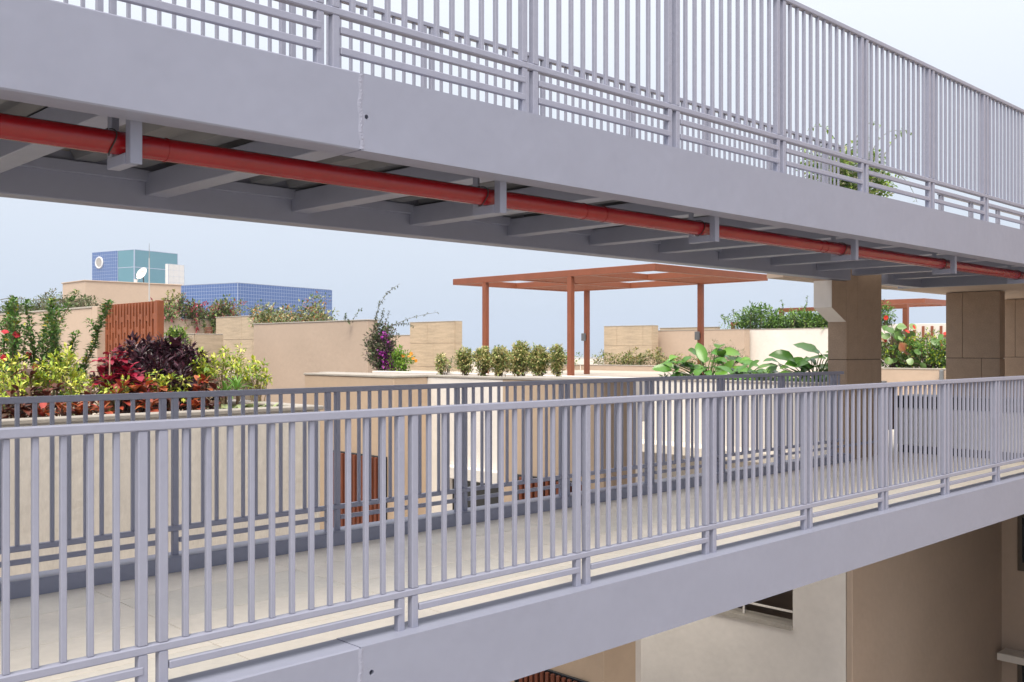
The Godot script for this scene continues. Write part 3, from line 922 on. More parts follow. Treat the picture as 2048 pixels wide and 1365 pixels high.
func pergola() -> void:
	var t := thing("pergola", "large terracotta brown pergola with slatted roof bays on the terrace", "pergola", Vector3(15.0, -0.55, -12.8))
	var y0 := 1.33
	var y1 := 1.45
	var ua := 13.26
	var ub := 16.8
	var va := 10.2
	var vb := 15.38
	var w := 0.1
	block(t, "beam", M.pergola, ua, ua + w, y0, y1, va, vb, 0.005)
	block(t, "beam", M.pergola, ub - w, ub, y0, y1, va, vb, 0.005)
	block(t, "beam", M.pergola, ua + w, ub - w, y0, y1 - 0.001, va, va + w, 0.005)
	block(t, "beam", M.pergola, ua + w, ub - w, y0, y1 - 0.001, vb - w, vb, 0.005)
	var mids := [11.75, 13.55]
	for m in mids:
		block(t, "beam", M.pergola, ua + w, ub - w, y0 + 0.004, y1 - 0.005, m - w / 2, m + w / 2, 0.005)
	var um := (ua + ub) / 2
	var spans := [[va + w, mids[0] - w / 2], [mids[0] + w / 2, mids[1] - w / 2], [mids[1] + w / 2, vb - w]]
	for s in spans:
		block(t, "beam", M.pergola, um - w / 2, um + w / 2, y0 + 0.003, y1 - 0.004, s[0], s[1], 0.005)
	var bays := [[spans[0], 1], [spans[1], 0], [spans[2], 1]]
	for b in bays:
		var x0: float = ua + w if b[1] == 0 else um + w / 2
		var x1: float = um - w / 2 if b[1] == 0 else ub - w
		var n := int((x1 - x0) / 0.13)
		for k in n:
			var xx := lerpf(x0, x1, (k + 0.5) / n)
			block(t, "slat", M.pergola, xx - 0.02, xx + 0.02, y0 + 0.02, y0 + 0.08, b[0][0], b[0][1], 0.004)
	for q in [[13.31, 12.15, -0.55], [13.31, 14.44, -0.55], [16.75, 14.8, -0.55], [16.75, 11.72, -0.55]]:
		block(t, "post", M.pergola, q[0] - 0.05, q[0] + 0.05, q[2], y0, q[1] - 0.05, q[1] + 0.05, 0.005)
	for q in [[16.75, 14.8], [16.75, 11.72]]:
		var l := thing("wall_lamp", "small grey box lamp on the pergola post " + ("against the sky" if q[1] > 13.0 else "in front of the beige wall"), "lamp", Vector3(q[0] - 0.05, 0.2, -q[1]), "box lamps on the pergola posts")
		block(l, "housing", M.grey, q[0] - 0.12, q[0] - 0.052, 0.2, 0.37, q[1] - 0.02, q[1] + 0.07, 0.008)
		block(l, "bracket", M.black, q[0] - 0.0519, q[0] - 0.0505, 0.24, 0.33, q[1] - 0.03, q[1] + 0.03, 0.0)
	# small pergola frames further away
	var f := thing("pergola", "distant terracotta pergola roof on a single post beyond the stone column", "pergola", Vector3(36.0, -0.55, -15.0))
	var a := on_u(1850, 612, 34.0)
	block(f, "beam", M.pergola, 34.0, 34.15, 1.62, 1.78, -a.z, 17.0, 0.005)
	block(f, "beam", M.pergola, 34.15, 37.0, 1.62, 1.779, -a.z, -a.z + 0.15, 0.005)
	block(f, "beam", M.pergola, 36.85, 37.0, 1.62, 1.778, -a.z + 0.15, 17.0, 0.005)
	for k in 12:
		block(f, "slat", M.pergola, 34.15, 36.85, 1.66, 1.75, -a.z + 0.35 + k * 0.3, -a.z + 0.42 + k * 0.3, 0.004)
	for q in [[34.08, 13.6], [36.9, 13.6], [34.08, 16.5], [36.9, 16.5]]:
		block(f, "post", M.pergola, q[0] - 0.07, q[0] + 0.07, -0.55, 1.62, q[1] - 0.07, q[1] + 0.07, 0.005)
	var f2 := thing("pergola", "terracotta frame standing in the dense green hedge", "pergola", Vector3(27.0, 0.4, -14.0))
	var e0 := on_u(1563, 615, 26.8)
	block(f2, "post", M.pergola, 26.75, 26.87, 0.4, 1.14, -e0.z - 0.06, -e0.z + 0.06, 0.004)
	block(f2, "beam", M.pergola, 26.74, 26.88, 1.14, 1.26, 11.9, -e0.z + 0.06, 0.004)
	block(f2, "post", M.pergola, 26.75, 26.87, 0.4, 1.139, 11.9, 12.02, 0.004)
	var f3 := thing("pergola", "small terracotta frame at the left end of the dense green hedge", "pergola", Vector3(27.0, 0.4, -16.0))
	var e1 := on_u(1466, 645, 27.0)
	block(f3, "post", M.pergola, 26.95, 27.05, 0.4, 0.78, -e1.z - 0.05, -e1.z + 0.05, 0.004)
	block(f3, "beam", M.pergola, 26.94, 27.06, 0.78, 0.87, -e1.z - 0.4, -e1.z + 0.05, 0.004)

# ---------------------------------------------------------------- plants in the cream planter
func left_planter() -> void:
	var soil := -0.62
	# hibiscus: pixel of the top, depth, lean
	for q in [[4, 640, 10.1, 0.0, 1.0, "leafy hibiscus with a red flower behind the pale yellow green shrub"], [22, 628, 9.9, 0.02, 1.0, "slender hibiscus with a red flower two stems left of the tallest group"], [36, 612, 10.3, 0.0, 1.2, "dense hibiscus with a red flower reaching the top of the cream wall"], [54, 655, 9.8, 0.05, 0.8, "short thin hibiscus without flowers, leaning right"], [82, 618, 10.2, 0.0, 1.3, "thickly leaved hibiscus with a red flower left of the tallest shoot"], [92, 604, 9.9, 0.01, 1.1, "leafy hibiscus with a red flower just left of the tallest shoot"], [108, 575, 10.4, 0.02, 0.7, "tallest thin hibiscus shoot standing above the cream wall"], [152, 602, 10.0, 0.10, 1.5, "leaning thickly leaved hibiscus nearest the timber screen"], [118, 668, 9.9, -0.02, 1.2, "short bushy hibiscus between the tallest shoot and the leaning one"], [66, 660, 10.3, -0.04, 0.8, "short thin hibiscus without flowers, leaning left"], [-12, 625, 10.2, 0.0, 1.0, "hibiscus farthest from the timber screen"], [13, 606, 10.0, 0.0, 1.3, "tall leafy hibiscus with a red flower, second from the far end of the row"], [46, 600, 10.1, 0.02, 1.3, "tall leafy hibiscus in the middle of the row"], [70, 612, 9.9, 0.0, 1.2, "leafy hibiscus beside the thickly leaved one left of the tallest shoot"], [148, 600, 9.8, 0.03, 1.7, "thick upright hibiscus column next to the bare end of the cream wall"], [128, 640, 10.2, 0.0, 0.8, "thin half height hibiscus behind the upright yellow green shrub"]]:
		var top := on_v(q[0], q[1], q[2])
		var h: float = top.y + 0.8
		var lean: Vector3 = Vector3(S, 0, C) * q[3]
		hibiscus(Vector3(top.x, -0.8, top.z) - lean * h * 0.9, h * 1.02, lean, q[5], 1 if q[4] > 0.9 else 0, q[4] * 1.25)
	var gold := [Color(0.45, 0.55, 0.05), Color(0.58, 0.62, 0.06), Color(0.34, 0.47, 0.06), Color(0.2, 0.34, 0.06), Color(0.66, 0.66, 0.16)]
	for q in [[22, 742, 8.9, 0.24, 14, "low yellow green shrub in front of the hibiscus at the end of the cream planter"], [78, 716, 9.0, 0.26, 17, "broad yellow green shrub at the foot of the tallest hibiscus"], [132, 698, 9.2, 0.2, 15, "upright yellow green shrub beside the leaning leafy hibiscus"], [165, 742, 8.8, 0.2, 13, "yellow green shrub between the hibiscus and the crimson plants"], [222, 750, 8.6, 0.14, 8, "small yellow green shrub in front of the crimson plants by the cane"], [300, 731, 8.75, 0.16, 9, "open yellow green shrub with bare stems in front of the purple shrubs"], [345, 733, 8.75, 0.17, 9, "flat topped yellow green shrub above the copper plants"], [402, 700, 9.1, 0.17, 11, "loose yellow green shrub at the edge of the purple shrubs"], [447, 700, 9.2, 0.22, 16, "tall airy yellow green shrub beside the purple shrubs"], [478, 692, 9.3, 0.08, 5, "single tall yellow green shoot above the spiky rosettes"], [516, 722, 9.1, 0.2, 15, "rounded yellow green shrub above the agaves at the end of the planter"], [5, 700, 9.3, 0.2, 9, "pale yellow green shrub behind the low shrub by the hibiscus"]]:
		var top := on_v(q[0], q[1], q[2])
		var tall := maxf(0.2, top.y - soil)
		bush("golden_shrub", q[5], "shrub", "golden shrubs in the cream planter", Vector3(top.x, soil, top.z), {
			"h": tall, "rx": q[3], "rv": 0.15, "low": clampf(1.0 - 0.34 / tall, 0.2, 0.75), "clumps": int(q[4] * 1.5), "per": 20, "rc": 0.045, "len": 0.052, "wid": 0.42, "stems": 20, "stem_r": 0.006, "up": 0.2, "pack": 0.5,
			"cols": gold, "wood": Color(0.3, 0.22, 0.13)})
	# dark purple mass
	var dark := [Color(0.035, 0.012, 0.022), Color(0.05, 0.018, 0.03), Color(0.075, 0.025, 0.04), Color(0.03, 0.015, 0.02), Color(0.11, 0.04, 0.06)]
	for q in [[232, 716, 9.55, 0.2, 30, "thin dark purple shrub behind the crimson plants"], [285, 682, 9.6, 0.28, 60, "large dark purple shrub in front of the timber screen"], [330, 690, 9.5, 0.28, 60, "large dark purple shrub around the tall maroon shoot"], [365, 694, 9.4, 0.22, 46, "dark purple shrub below the round yellow green shrub"], [300, 712, 9.2, 0.26, 50, "dark purple shrub behind the open yellow green shrub"], [378, 706, 9.25, 0.18, 40, "dark purple shrub next to the tall airy yellow green shrub"], [340, 735, 8.95, 0.24, 40, "low dark purple shrub behind the flat topped yellow green shrub"], [250, 742, 9.0, 0.16, 24, "low dark purple shrub among the crimson plants"]]:
		var top := on_v(q[0], q[1], q[2])
		bush("purple_shrub", q[5], "shrub", "dark purple shrubs in the cream planter", Vector3(top.x, soil, top.z), {
			"h": top.y - soil, "rx": q[3], "rv": 0.2, "low": 0.2, "clumps": q[4], "per": 26, "rc": 0.07, "len": 0.085, "wid": 0.4, "stems": 14, "cols": dark, "top": 0.03, "mat": M.gloss_leaf, "wood": Color(0.1, 0.05, 0.05)})
	var tp := on_v(348, 690, 9.5)
	rosette("purple_plant", "tall dark maroon broad leaved shoot above the purple shrubs", "plant", "", Vector3(tp.x, soil, tp.z), {"n": 11, "stalk": tp.y - soil + 0.0, "len": 0.2, "wid": 0.24, "cols": [Color(0.07, 0.02, 0.035), Color(0.1, 0.03, 0.045)], "tilt0": 1.45, "tilt1": 0.5, "bend": 0.5, "mat": M.gloss_leaf, "from": 0.78})
	# crimson coleus
	var reds := [Color(0.3, 0.008, 0.035), Color(0.38, 0.012, 0.05), Color(0.2, 0.008, 0.03)]
	for q in [[222, 702, 8.95], [212, 720, 8.85], [238, 726, 8.9], [225, 742, 8.8], [256, 738, 8.8], [270, 752, 8.75], [207, 740, 8.8], [246, 752, 8.75], [280, 768, 8.7], [232, 712, 8.9], [215, 756, 8.7]]:
		var top := on_v(q[0], q[1], q[2])
		rosette("crimson_plant", "bright crimson broad leaved plant in front of the purple shrubs", "plant", "crimson leaved plants", Vector3(top.x, soil, top.z), {"n": 12, "stalk": maxf(0.05, top.y - soil), "len": 0.15, "wid": 0.32, "cols": reds, "tilt0": 0.9, "tilt1": -0.15, "bend": 0.7, "from": 0.72, "wave": 0.12})
	# copper leaved plants
	var copper := [Color(0.4, 0.09, 0.025), Color(0.32, 0.06, 0.025), Color(0.45, 0.14, 0.04), Color(0.2, 0.05, 0.025), Color(0.42, 0.05, 0.04)]
	for q in [[290, 764, 8.6], [315, 766, 8.65], [268, 770, 8.6], [243, 768, 8.55], [232, 780, 8.5], [395, 752, 8.7], [408, 758, 8.65], [385, 800, 8.4], [396, 808, 8.4], [150, 800, 8.35], [122, 806, 8.3], [160, 812, 8.3], [205, 805, 8.4], [85, 812, 8.3], [300, 800, 8.35]]:
		var top := on_v(q[0], q[1], q[2])
		rosette("copper_plant", "copper orange broad leaved plant low in the cream planter", "plant", "copper leaved plants in the cream planter", Vector3(top.x, soil, top.z), {"n": 14, "stalk": maxf(0.04, top.y - soil - 0.02), "len": 0.145, "wid": 0.27, "cols": copper, "tilt0": 1.2, "tilt1": -0.2, "bend": 0.8, "from": 0.45, "wave": 0.08})
	var rust := [Color(0.1, 0.03, 0.02), Color(0.14, 0.04, 0.03), Color(0.07, 0.035, 0.02), Color(0.2, 0.05, 0.03)]
	for q in [[48, 726, 9.0], [60, 745, 8.9], [35, 772, 8.6], [20, 780, 8.5], [58, 775, 8.6], [42, 800, 8.35], [30, 812, 8.3], [95, 770, 8.6], [112, 765, 8.7], [425, 762, 8.7], [432, 770, 8.6], [418, 800, 8.4], [340, 790, 8.5], [180, 775, 8.6], [2, 800, 8.4]]:
		var top := on_v(q[0], q[1], q[2])
		rosette("rusty_plant", "dull reddish brown broad leaved plant in the cream planter", "plant", "reddish brown plants in the cream planter", Vector3(top.x, soil, top.z), {"n": 13, "stalk": maxf(0.04, top.y - soil - 0.02), "len": 0.14, "wid": 0.28, "cols": rust, "tilt0": 1.1, "tilt1": -0.25, "bend": 0.9, "from": 0.4, "wave": 0.1})
	# pale agaves
	for q in [[452, 812, 8.45, 0.3, 0.19, 1], [495, 808, 8.5, 0.3, 0.19, 1], [540, 812, 8.5, 0.28, 0.12, 2]]:
		var at := on_v(q[0], q[1], q[2])
		rosette("agave", {452: "pale grey green arching agave below the spiky rosettes", 495: "pale grey green arching agave under the rounded yellow green shrub", 540: "narrow leaved pale agave at the very end of the cream planter"}[q[0]], "agave", "agaves in the cream planter", Vector3(at.x, soil, at.z), {"n": 18, "len": q[3], "wid": q[4], "cols": [Color(0.24, 0.32, 0.17), Color(0.3, 0.37, 0.2)], "edges": [Color(0.4, 0.44, 0.2)], "tilt0": 1.3, "tilt1": 0.35, "bend": 1.9, "fold": 0.12, "wave": 0.0, "prof": [0.7, 0.9, 1.0, 0.95, 0.75, 0.45, 0.03]})
	for q in [[472, 757, 8.8], [450, 768, 8.7]]:
		var at := on_v(q[0], q[1], q[2])
		rosette("spiky_plant", "bright green spiky rosette above the agaves", "plant", "spiky green rosettes", Vector3(at.x, soil, at.z), {"n": 20, "stalk": maxf(0.1, at.y - soil - 0.08), "len": 0.2, "wid": 0.1, "cols": [Color(0.13, 0.3, 0.05), Color(0.2, 0.36, 0.07)], "tilt0": 1.4, "tilt1": 0.0, "bend": 0.6, "from": 0.85})
	var cane := thing("garden_cane", "thin pale bamboo cane standing among the crimson plants", "cane", Vector3(on_v(219, 708, 8.7).x, soil, -8.7))
	var cm := Leaves.new()
	cm.tube([Vector3(0, -0.05, 0), Vector3(-0.004, 0.3, 0), Vector3(0.0, on_v(219, 708, 8.7).y - soil, 0.004)], 0.007, 0.006, Color(0.5, 0.36, 0.27))
	part(cane, "cane", cm.mesh(), M.stem)

func hedge(label: String, category: String, a: Vector3, b: Vector3, h: float, r: float, n: int, per: int, len_: float, cols: Array, top := 0.06, called := "hedge") -> Node3D:
	var t := thing(called, label, category, a)
	rng.seed = hash(label)
	var lf := Leaves.new()
	var st := Leaves.new()
	var side := (b - a).cross(Vector3.UP).normalized()
	for k in n:
		var f := rng.randf()
		var tall := h * (0.75 + 0.35 * sin(f * 17.0 + label.length()) * sin(f * 7.0))
		var p := (b - a) * f + side * rng.randfn(0, r * 0.5) + Vector3(0, tall * pow(rng.randf(), 0.7), 0)
		p.y += maxf(0.0, rng.randfn(0.0, top))
		if k % 3 == 0:
			st.tube(stem_path(Vector3(p.x, 0, p.z) + rdir() * Vector3(0.1, 0, 0.1), p, 0.03), 0.01, 0.003, Color(0.14, 0.1, 0.07))
		for i in per:
			var q := rdir()
			var L := len_ * rng.randf_range(0.6, 1.3)
			lf.leaf(p + q * r * 0.42 * pow(rng.randf(), 0.5), (q + Vector3(0, 0.3, 0) + rdir() * 0.5).normalized(), Vector3.UP + rdir() * 0.4, L, L * 0.5, tint(cols), 0.2, 0.2)
	part(t, "stems", st.mesh(), M.stem).set_meta("kind", "stuff")
	part(t, "foliage", lf.mesh(), M.leaf).set_meta("kind", "stuff")
	return t

func shoots(t: Node3D, list: Array, v: float, n: int, size: float, cols: Array) -> void:
	var ss := Leaves.new()
	var sl := Leaves.new()
	for q in list:
		spray(ss, sl, on_v(q[0], q[1], v) - t.position, on_v(q[2], q[3], v) - t.position, on_v(q[4], q[5], v) - t.position, n, size, cols)
	part(t, "long_shoots", ss.mesh(), M.stem)
	part(t, "shoot_leaves", sl.mesh(), M.leaf)

func terrace_plants() -> void:
	var olive := [Color(0.09, 0.13, 0.05), Color(0.13, 0.17, 0.06), Color(0.16, 0.15, 0.08), Color(0.2, 0.17, 0.1), Color(0.11, 0.16, 0.06)]
	var green := [Color(0.09, 0.2, 0.03), Color(0.14, 0.27, 0.04), Color(0.2, 0.32, 0.06), Color(0.06, 0.14, 0.025)]
	var mixed := [Color(0.12, 0.2, 0.05), Color(0.18, 0.25, 0.07), Color(0.09, 0.14, 0.04), Color(0.28, 0.3, 0.14)]
	var e := hedge("straggling olive green vine along the top of the tall cream terrace wall", "hedge", Vector3(5.75, 0.5, -14.7), Vector3(5.75, 0.5, -19.0), 0.34, 0.2, 210, 24, 0.048, olive, 0.03)
	shoots(e, [[60, 602, 110, 592, 165, 606], [120, 604, 165, 592, 200, 612], [0, 600, 30, 592, 60, 602], [90, 606, 130, 596, 160, 606]], 14.5, 30, 0.05, olive)
	var bg := hedge("bougainvillea hedge with pink sprays on the beige wall beside the timber screen", "hedge", Vector3(11.8, 0.7, -26.2), Vector3(14.4, 0.7, -26.2), 0.62, 0.42, 150, 28, 0.1, mixed + [Color(0.35, 0.08, 0.1)], 0.08)
	shoots(bg, [[425, 640, 430, 660, 418, 700], [405, 640, 412, 660, 412, 672], [432, 640, 440, 660, 430, 690], [420, 632, 432, 650, 425, 680]], 25.8, 90, 0.1, mixed)
	shoots(bg, [[330, 615, 338, 580, 334, 584], [340, 612, 350, 575, 344, 582], [345, 600, 355, 590, 366, 588], [325, 610, 330, 600, 322, 598]], 26.0, 24, 0.09, [Color(0.4, 0.4, 0.1), Color(0.3, 0.34, 0.08)])
	shoots(bg, [[385, 625, 390, 600, 405, 612], [395, 625, 405, 600, 418, 608], [390, 640, 398, 650, 392, 668]], 25.9, 24, 0.09, [Color(0.5, 0.05, 0.09), Color(0.45, 0.08, 0.12)])
	bush("round_shrub", "rounded yellow green shrub behind the dark purple shrubs", "shrub", "", on_v(353, 700, 15.0), {"h": 0.36, "rx": 0.16, "low": 0.1, "clumps": 40, "per": 24, "rc": 0.06, "len": 0.055, "cols": green + [Color(0.32, 0.42, 0.06)], "stems": 8})
	hedge("loose flowering hedge behind the long beige wall", "hedge", Vector3(12.3, 0.35, -18.5), Vector3(12.3, 0.35, -21.6), 0.62, 0.36, 190, 24, 0.085, mixed + [Color(0.45, 0.2, 0.08), Color(0.5, 0.5, 0.3)], 0.08)
	# arching shrub with purple flowers
	var b := on_v(765, 752, 14.0)
	var bt := bush("bougainvillea", "arching bougainvillea with purple flowers at the end of the long beige wall", "shrub", "", Vector3(b.x, -0.55, b.z), {
		"h": 1.05, "rx": 0.27, "rv": 0.3, "low": 0.1, "clumps": 110, "per": 24, "rc": 0.08, "len": 0.06, "wid": 0.55, "stems": 26, "cols": [Color(0.06, 0.1, 0.04), Color(0.1, 0.13, 0.06), Color(0.16, 0.1, 0.1), Color(0.13, 0.15, 0.06)]})
	var fl := Leaves.new()
	rng.seed = 77
	for q in [[778, 728, 15, 190], [785, 738, 10, 110], [776, 690, 9, 80], [768, 672, 8, 40], [762, 705, 10, 60], [772, 712, 8, 60]]:
		for k in q[3]:
			var p := on_v(q[0] + rng.randfn(0, q[2] * 0.5), q[1] + rng.randfn(0, q[2] * 0.45), 13.72 + rng.randf() * 0.2)
			fl.leaf(p - bt.position, rdir(), Vector3.UP, 0.045, 0.04, tint([Color(0.3, 0.02, 0.3), Color(0.4, 0.04, 0.36), Color(0.22, 0.02, 0.22)]), 0.2, 0.2)
	part(bt, "flowers", fl.mesh(), M.petal)
	shoots(bt, [[745, 690, 745, 595, 800, 568], [748, 690, 770, 640, 875, 625], [750, 680, 762, 640, 768, 616], [752, 690, 766, 660, 780, 622], [742, 680, 752, 640, 760, 600], [770, 660, 790, 640, 826, 652], [765, 690, 775, 670, 790, 672]], 14.0, 58, 0.05, [Color(0.07, 0.1, 0.06), Color(0.1, 0.13, 0.08)])
	shoots(bt, [[690, 645, 692, 630, 690, 630], [704, 645, 712, 625, 724, 618], [700, 650, 695, 636, 688, 634]], 16.4, 24, 0.05, [Color(0.1, 0.16, 0.06)])
	var oc := on_v(802, 752, 13.6)
	var os := bush("orange_flower_shrub", "bright green shrub with orange flowers beside the purple bougainvillea", "shrub", "", Vector3(oc.x, -0.5, oc.z), {"h": 0.52, "rx": 0.22, "rv": 0.2, "low": 0.1, "clumps": 44, "per": 24, "rc": 0.07, "len": 0.06, "cols": [Color(0.2, 0.36, 0.04), Color(0.3, 0.45, 0.06), Color(0.12, 0.26, 0.03)], "stems": 12})
	rng.seed = 5
	for q in [[818, 714], [826, 718], [832, 722], [822, 708], [806, 712]]:
		flower(os, on_v(q[0], q[1], 13.45), 0.035, [Color(0.75, 0.28, 0.02), Color(0.8, 0.36, 0.04)])
	# clipped shrubs above the white wall
	var vari := [Color(0.36, 0.42, 0.14), Color(0.62, 0.6, 0.28), Color(0.2, 0.29, 0.08), Color(0.7, 0.62, 0.32), Color(0.14, 0.22, 0.06), Color(0.52, 0.42, 0.18)]
	for q in [[883, 710, 12, 14], [929, 700, 17, 44], [967, 698, 20, 56], [1000, 697, 20, 60], [1040, 688, 24, 80], [1078, 695, 20, 62], [1115, 688, 13, 40]]:
		var top := on_u(q[0], q[1], 9.35)
		var px := (-top.z * S + top.x * C) / F
		bush("clipped_shrub", ("clipped shrub above the white wall, %s after the sparse small shrub" % {929: "first", 967: "second", 1000: "third", 1040: "fourth and largest", 1078: "fifth", 1115: "sixth and narrowest"}[q[0]]) if q[3] > 14 else "sparse small shrub at the end of the clipped shrub row", "shrub", "clipped shrubs above the white wall" if q[3] > 14 else "", Vector3(top.x, -0.44, top.z), {
			"h": top.y + 0.44, "rx": q[2] * px * 0.92, "rv": q[2] * px * 0.92, "low": 0.2, "clumps": q[3] * 2, "per": 22, "rc": 0.045, "len": 0.042, "wid": 0.5, "stems": 14, "stem_r": 0.006, "cols": vari, "pack": 0.33, "top": 0.015})
	bush("fern", "dark drooping fern beside the clipped shrubs", "plant", "", on_u(895, 752, 9.8), {"h": 0.28, "rx": 0.14, "low": 0.1, "clumps": 14, "per": 22, "rc": 0.06, "len": 0.05, "wid": 0.25, "stems": 10, "cols": [Color(0.07, 0.13, 0.05), Color(0.1, 0.16, 0.06)]})
	# low planting behind the planters
	hedge("soft low greenery behind the clipped shrubs under the pergola", "hedge", Vector3(17.5, -0.5, -18.3), Vector3(20.1, -0.5, -18.3), 0.42, 0.24, 80, 26, 0.07, [Color(0.16, 0.26, 0.07), Color(0.22, 0.32, 0.09), Color(0.12, 0.2, 0.05)], 0.04)
	hedge("mixed low shrubs in the beige planter right of the pergola posts", "hedge", Vector3(20.7, -0.46, -17.9), Vector3(20.7, -0.46, -14.6), 0.36, 0.28, 110, 26, 0.065, [Color(0.18, 0.22, 0.05), Color(0.26, 0.28, 0.07), Color(0.1, 0.16, 0.04), Color(0.3, 0.22, 0.06)], 0.06)
	var sk := on_u(1452, 735, 20.8)
	bush("feathery_shrub", "feathery dark green shrub in front of the beige wall by the pergola lamp", "shrub", "", Vector3(sk.x, -0.5, sk.z), {"h": 0.5, "rx": 0.3, "rv": 0.55, "low": 0.0, "clumps": 70, "per": 26, "rc": 0.1, "len": 0.07, "wid": 0.2, "stems": 30, "top": 0.12, "cols": [Color(0.08, 0.12, 0.05), Color(0.13, 0.16, 0.07), Color(0.18, 0.17, 0.09)]})
	# dense hedge on the white wall
	var dh := hedge("dense bright green hedge on the bright white wall", "hedge", Vector3(25.7, 0.45, -16.7), Vector3(25.7, 0.45, -11.9), 0.72, 0.5, 420, 26, 0.1, green, 0.07)
	shoots(dh, [[1565, 625, 1568, 605, 1560, 600], [1612, 620, 1618, 600, 1614, 592], [1470, 640, 1466, 622, 1468, 618], [1450, 650, 1448, 632, 1444, 628], [1535, 630, 1540, 618, 1536, 612]], 15.0, 18, 0.08, green)
	# paddle leaf plants above the long white wall
	paddle_plant(Vector3(13.9, -0.56, -9.55), "clump of broad bright green paddle leaves above the long white wall, by the pergola post", [
		[-0.42, 0.22, 0.0, 0.34, 3.3, 0.2], [-0.34, 0.34, 0.05, 0.36, 3.0, 0.05], [-0.2, 0.3, -0.1, 0.34, 3.6, 0.5], [-0.05, 0.34, 0.0, 0.42, 2.2, 1.1], [0.02, 0.5, 0.0, 0.42, 0.3, 0.1], [0.12, 0.5, -0.05, 0.4, 0.1, 0.2], [0.18, 0.4, 0.0, 0.44, -0.3, 0.05], [0.3, 0.36, -0.05, 0.42, 0.1, -0.05], [0.22, 0.28, -0.15, 0.36, -0.6, -0.2], [-0.1, 0.24, -0.15, 0.36, 4.2, 0.0], [0.35, 0.22, -0.1, 0.34, 0.4, -0.25], [-0.3, 0.16, -0.1, 0.3, 3.2, -0.1], [0.05, 0.2, -0.2, 0.34, 5.0, -0.1], [0.1, 0.58, 0.05, 0.36, 1.2, 0.5]])
	paddle_plant(Vector3(14.1, -0.56, -7.75), "clump of broad dark green paddle leaves above the long white wall, beside the stone column", [
		[-0.45, 0.18, 0.0, 0.4, 3.2, -0.1], [-0.35, 0.3, 0.0, 0.42, 3.1, 0.15], [-0.2, 0.4, 0.0, 0.42, 3.4, 0.45], [-0.05, 0.34, -0.05, 0.46, 3.6, 0.1], [0.05, 0.5, 0.0, 0.44, 2.6, 0.5], [0.12, 0.4, -0.1, 0.46, -0.2, 0.1], [0.25, 0.42, 0.0, 0.44, 0.2, 0.3], [0.3, 0.28, -0.1, 0.42, -0.3, 0.0], [0.0, 0.22, -0.2, 0.4, 4.6, -0.1], [0.4, 0.34, 0.05, 0.4, 0.1, 0.6], [0.15, 0.2, -0.2, 0.38, 5.4, -0.15], [-0.25, 0.2, -0.15, 0.4, 3.9, -0.1]])
	paddle_plant(Vector3(13.7, -0.56, -8.6), "low young paddle leaves between the two large clumps", [
		[0.15, 0.12, 0.0, 0.3, 0.5, 0.9], [0.0, 0.1, 0.0, 0.24, 2.8, 0.2], [-0.15, 0.08, 0.0, 0.24, 3.4, 0.1], [0.3, 0.08, 0.0, 0.22, 0.2, 0.1], [0.45, 0.08, 0.0, 0.24, 0.6, 0.3]], 0.5)
	hedge("low leafy groundcover along the long white wall top", "ground cover", Vector3(13.45, -0.57, -10.2), Vector3(13.45, -0.57, -6.9), 0.13, 0.16, 90, 16, 0.07, green, 0.02, "groundcover")
	round_shrubs()

func round_shrubs() -> void:
	# shrubs with big round leaves beyond the column
	var n := 0
	for q in [[1790, 9.6, 54, "tall round leaved shrub with red leaves beyond the stone column"], [1855, 9.0, 46, "spreading round leaved shrub beside the dark downpipe"], [1662, 10.9, 26, "round leaved shrub showing left of the stone column"]]:
		var at := on_u(q[0], 745, 22.5)
		if q[0] < 1700:
			at = on_u(q[0], 760, 14.9)
		var t := thing("round_leaf_shrub", q[3], "shrub", Vector3(at.x, -0.5, at.z))
		rng.seed = 300 + n
		n += 1
		var st := Leaves.new()
		var right := Vector3(S, 0, C)
		var fwd := Vector3(C, 0, -S)
		var ends := []
		var sc: float = 1.0 if q[0] > 1700 else 0.62
		for k in q[2]:
			var e := (right * rng.randfn(0, 0.3) + fwd * rng.randf_range(-0.4, 0.15) + Vector3(0, rng.randf_range(0.15, 1.05 if n == 1 else 0.75), 0)) * sc
			st.tube(stem_path(Vector3(rng.randf_range(-0.08, 0.08), -0.02, rng.randf_range(-0.08, 0.08)), e, 0.03), 0.012, 0.005, Color(0.2, 0.13, 0.09))
			ends.append(e)
		part(t, "stems", st.mesh(), M.stem).set_meta("kind", "stuff")
		for e in ends:
			var lf := Leaves.new()
			var d := (rdir() + Vector3(0, 0.2, 0)).normalized()
			var cols := [Color(0.12, 0.24, 0.06), Color(0.16, 0.3, 0.08), Color(0.1, 0.2, 0.05), Color(0.24, 0.34, 0.14)]
			if rng.randf() < 0.14:
				cols = [Color(0.3, 0.1, 0.06), Color(0.28, 0.16, 0.08)]
			var L := rng.randf_range(0.12, 0.22) * sc
			lf.blade(e, d, (Vector3.UP - fwd * 1.2 + rdir() * 0.4).normalized(), L, L * 0.55, 0.3, tint(cols), tint(cols), [0.3, 0.8, 1.0, 1.0, 0.85, 0.5, 0.05], 0.08, 0.03)
			part(t, "leaf", lf.mesh(), M.gloss_leaf)
	var gb := on_u(1830, 740, 22.5)
	var s := bush("flowering_shrub", "bright green shrub with red flowers in the pale planter beyond the stone column", "shrub", "", Vector3(gb.x, -0.5, gb.z), {"h": 0.75, "rx": 0.35, "rv": 1.5, "low": -0.05, "clumps": 260, "per": 24, "rc": 0.12, "len": 0.08, "cols": [Color(0.1, 0.22, 0.03), Color(0.2, 0.36, 0.04), Color(0.4, 0.48, 0.05), Color(0.06, 0.14, 0.03)], "stems": 30, "top": 0.08})
	rng.seed = 12
	for q in [[1770, 682], [1892, 668], [1828, 655], [1772, 636], [1815, 664]]:
		flower(s, on_u(q[0], q[1], 22.15), 0.06, [Color(0.6, 0.03, 0.02), Color(0.7, 0.06, 0.03)], 6)

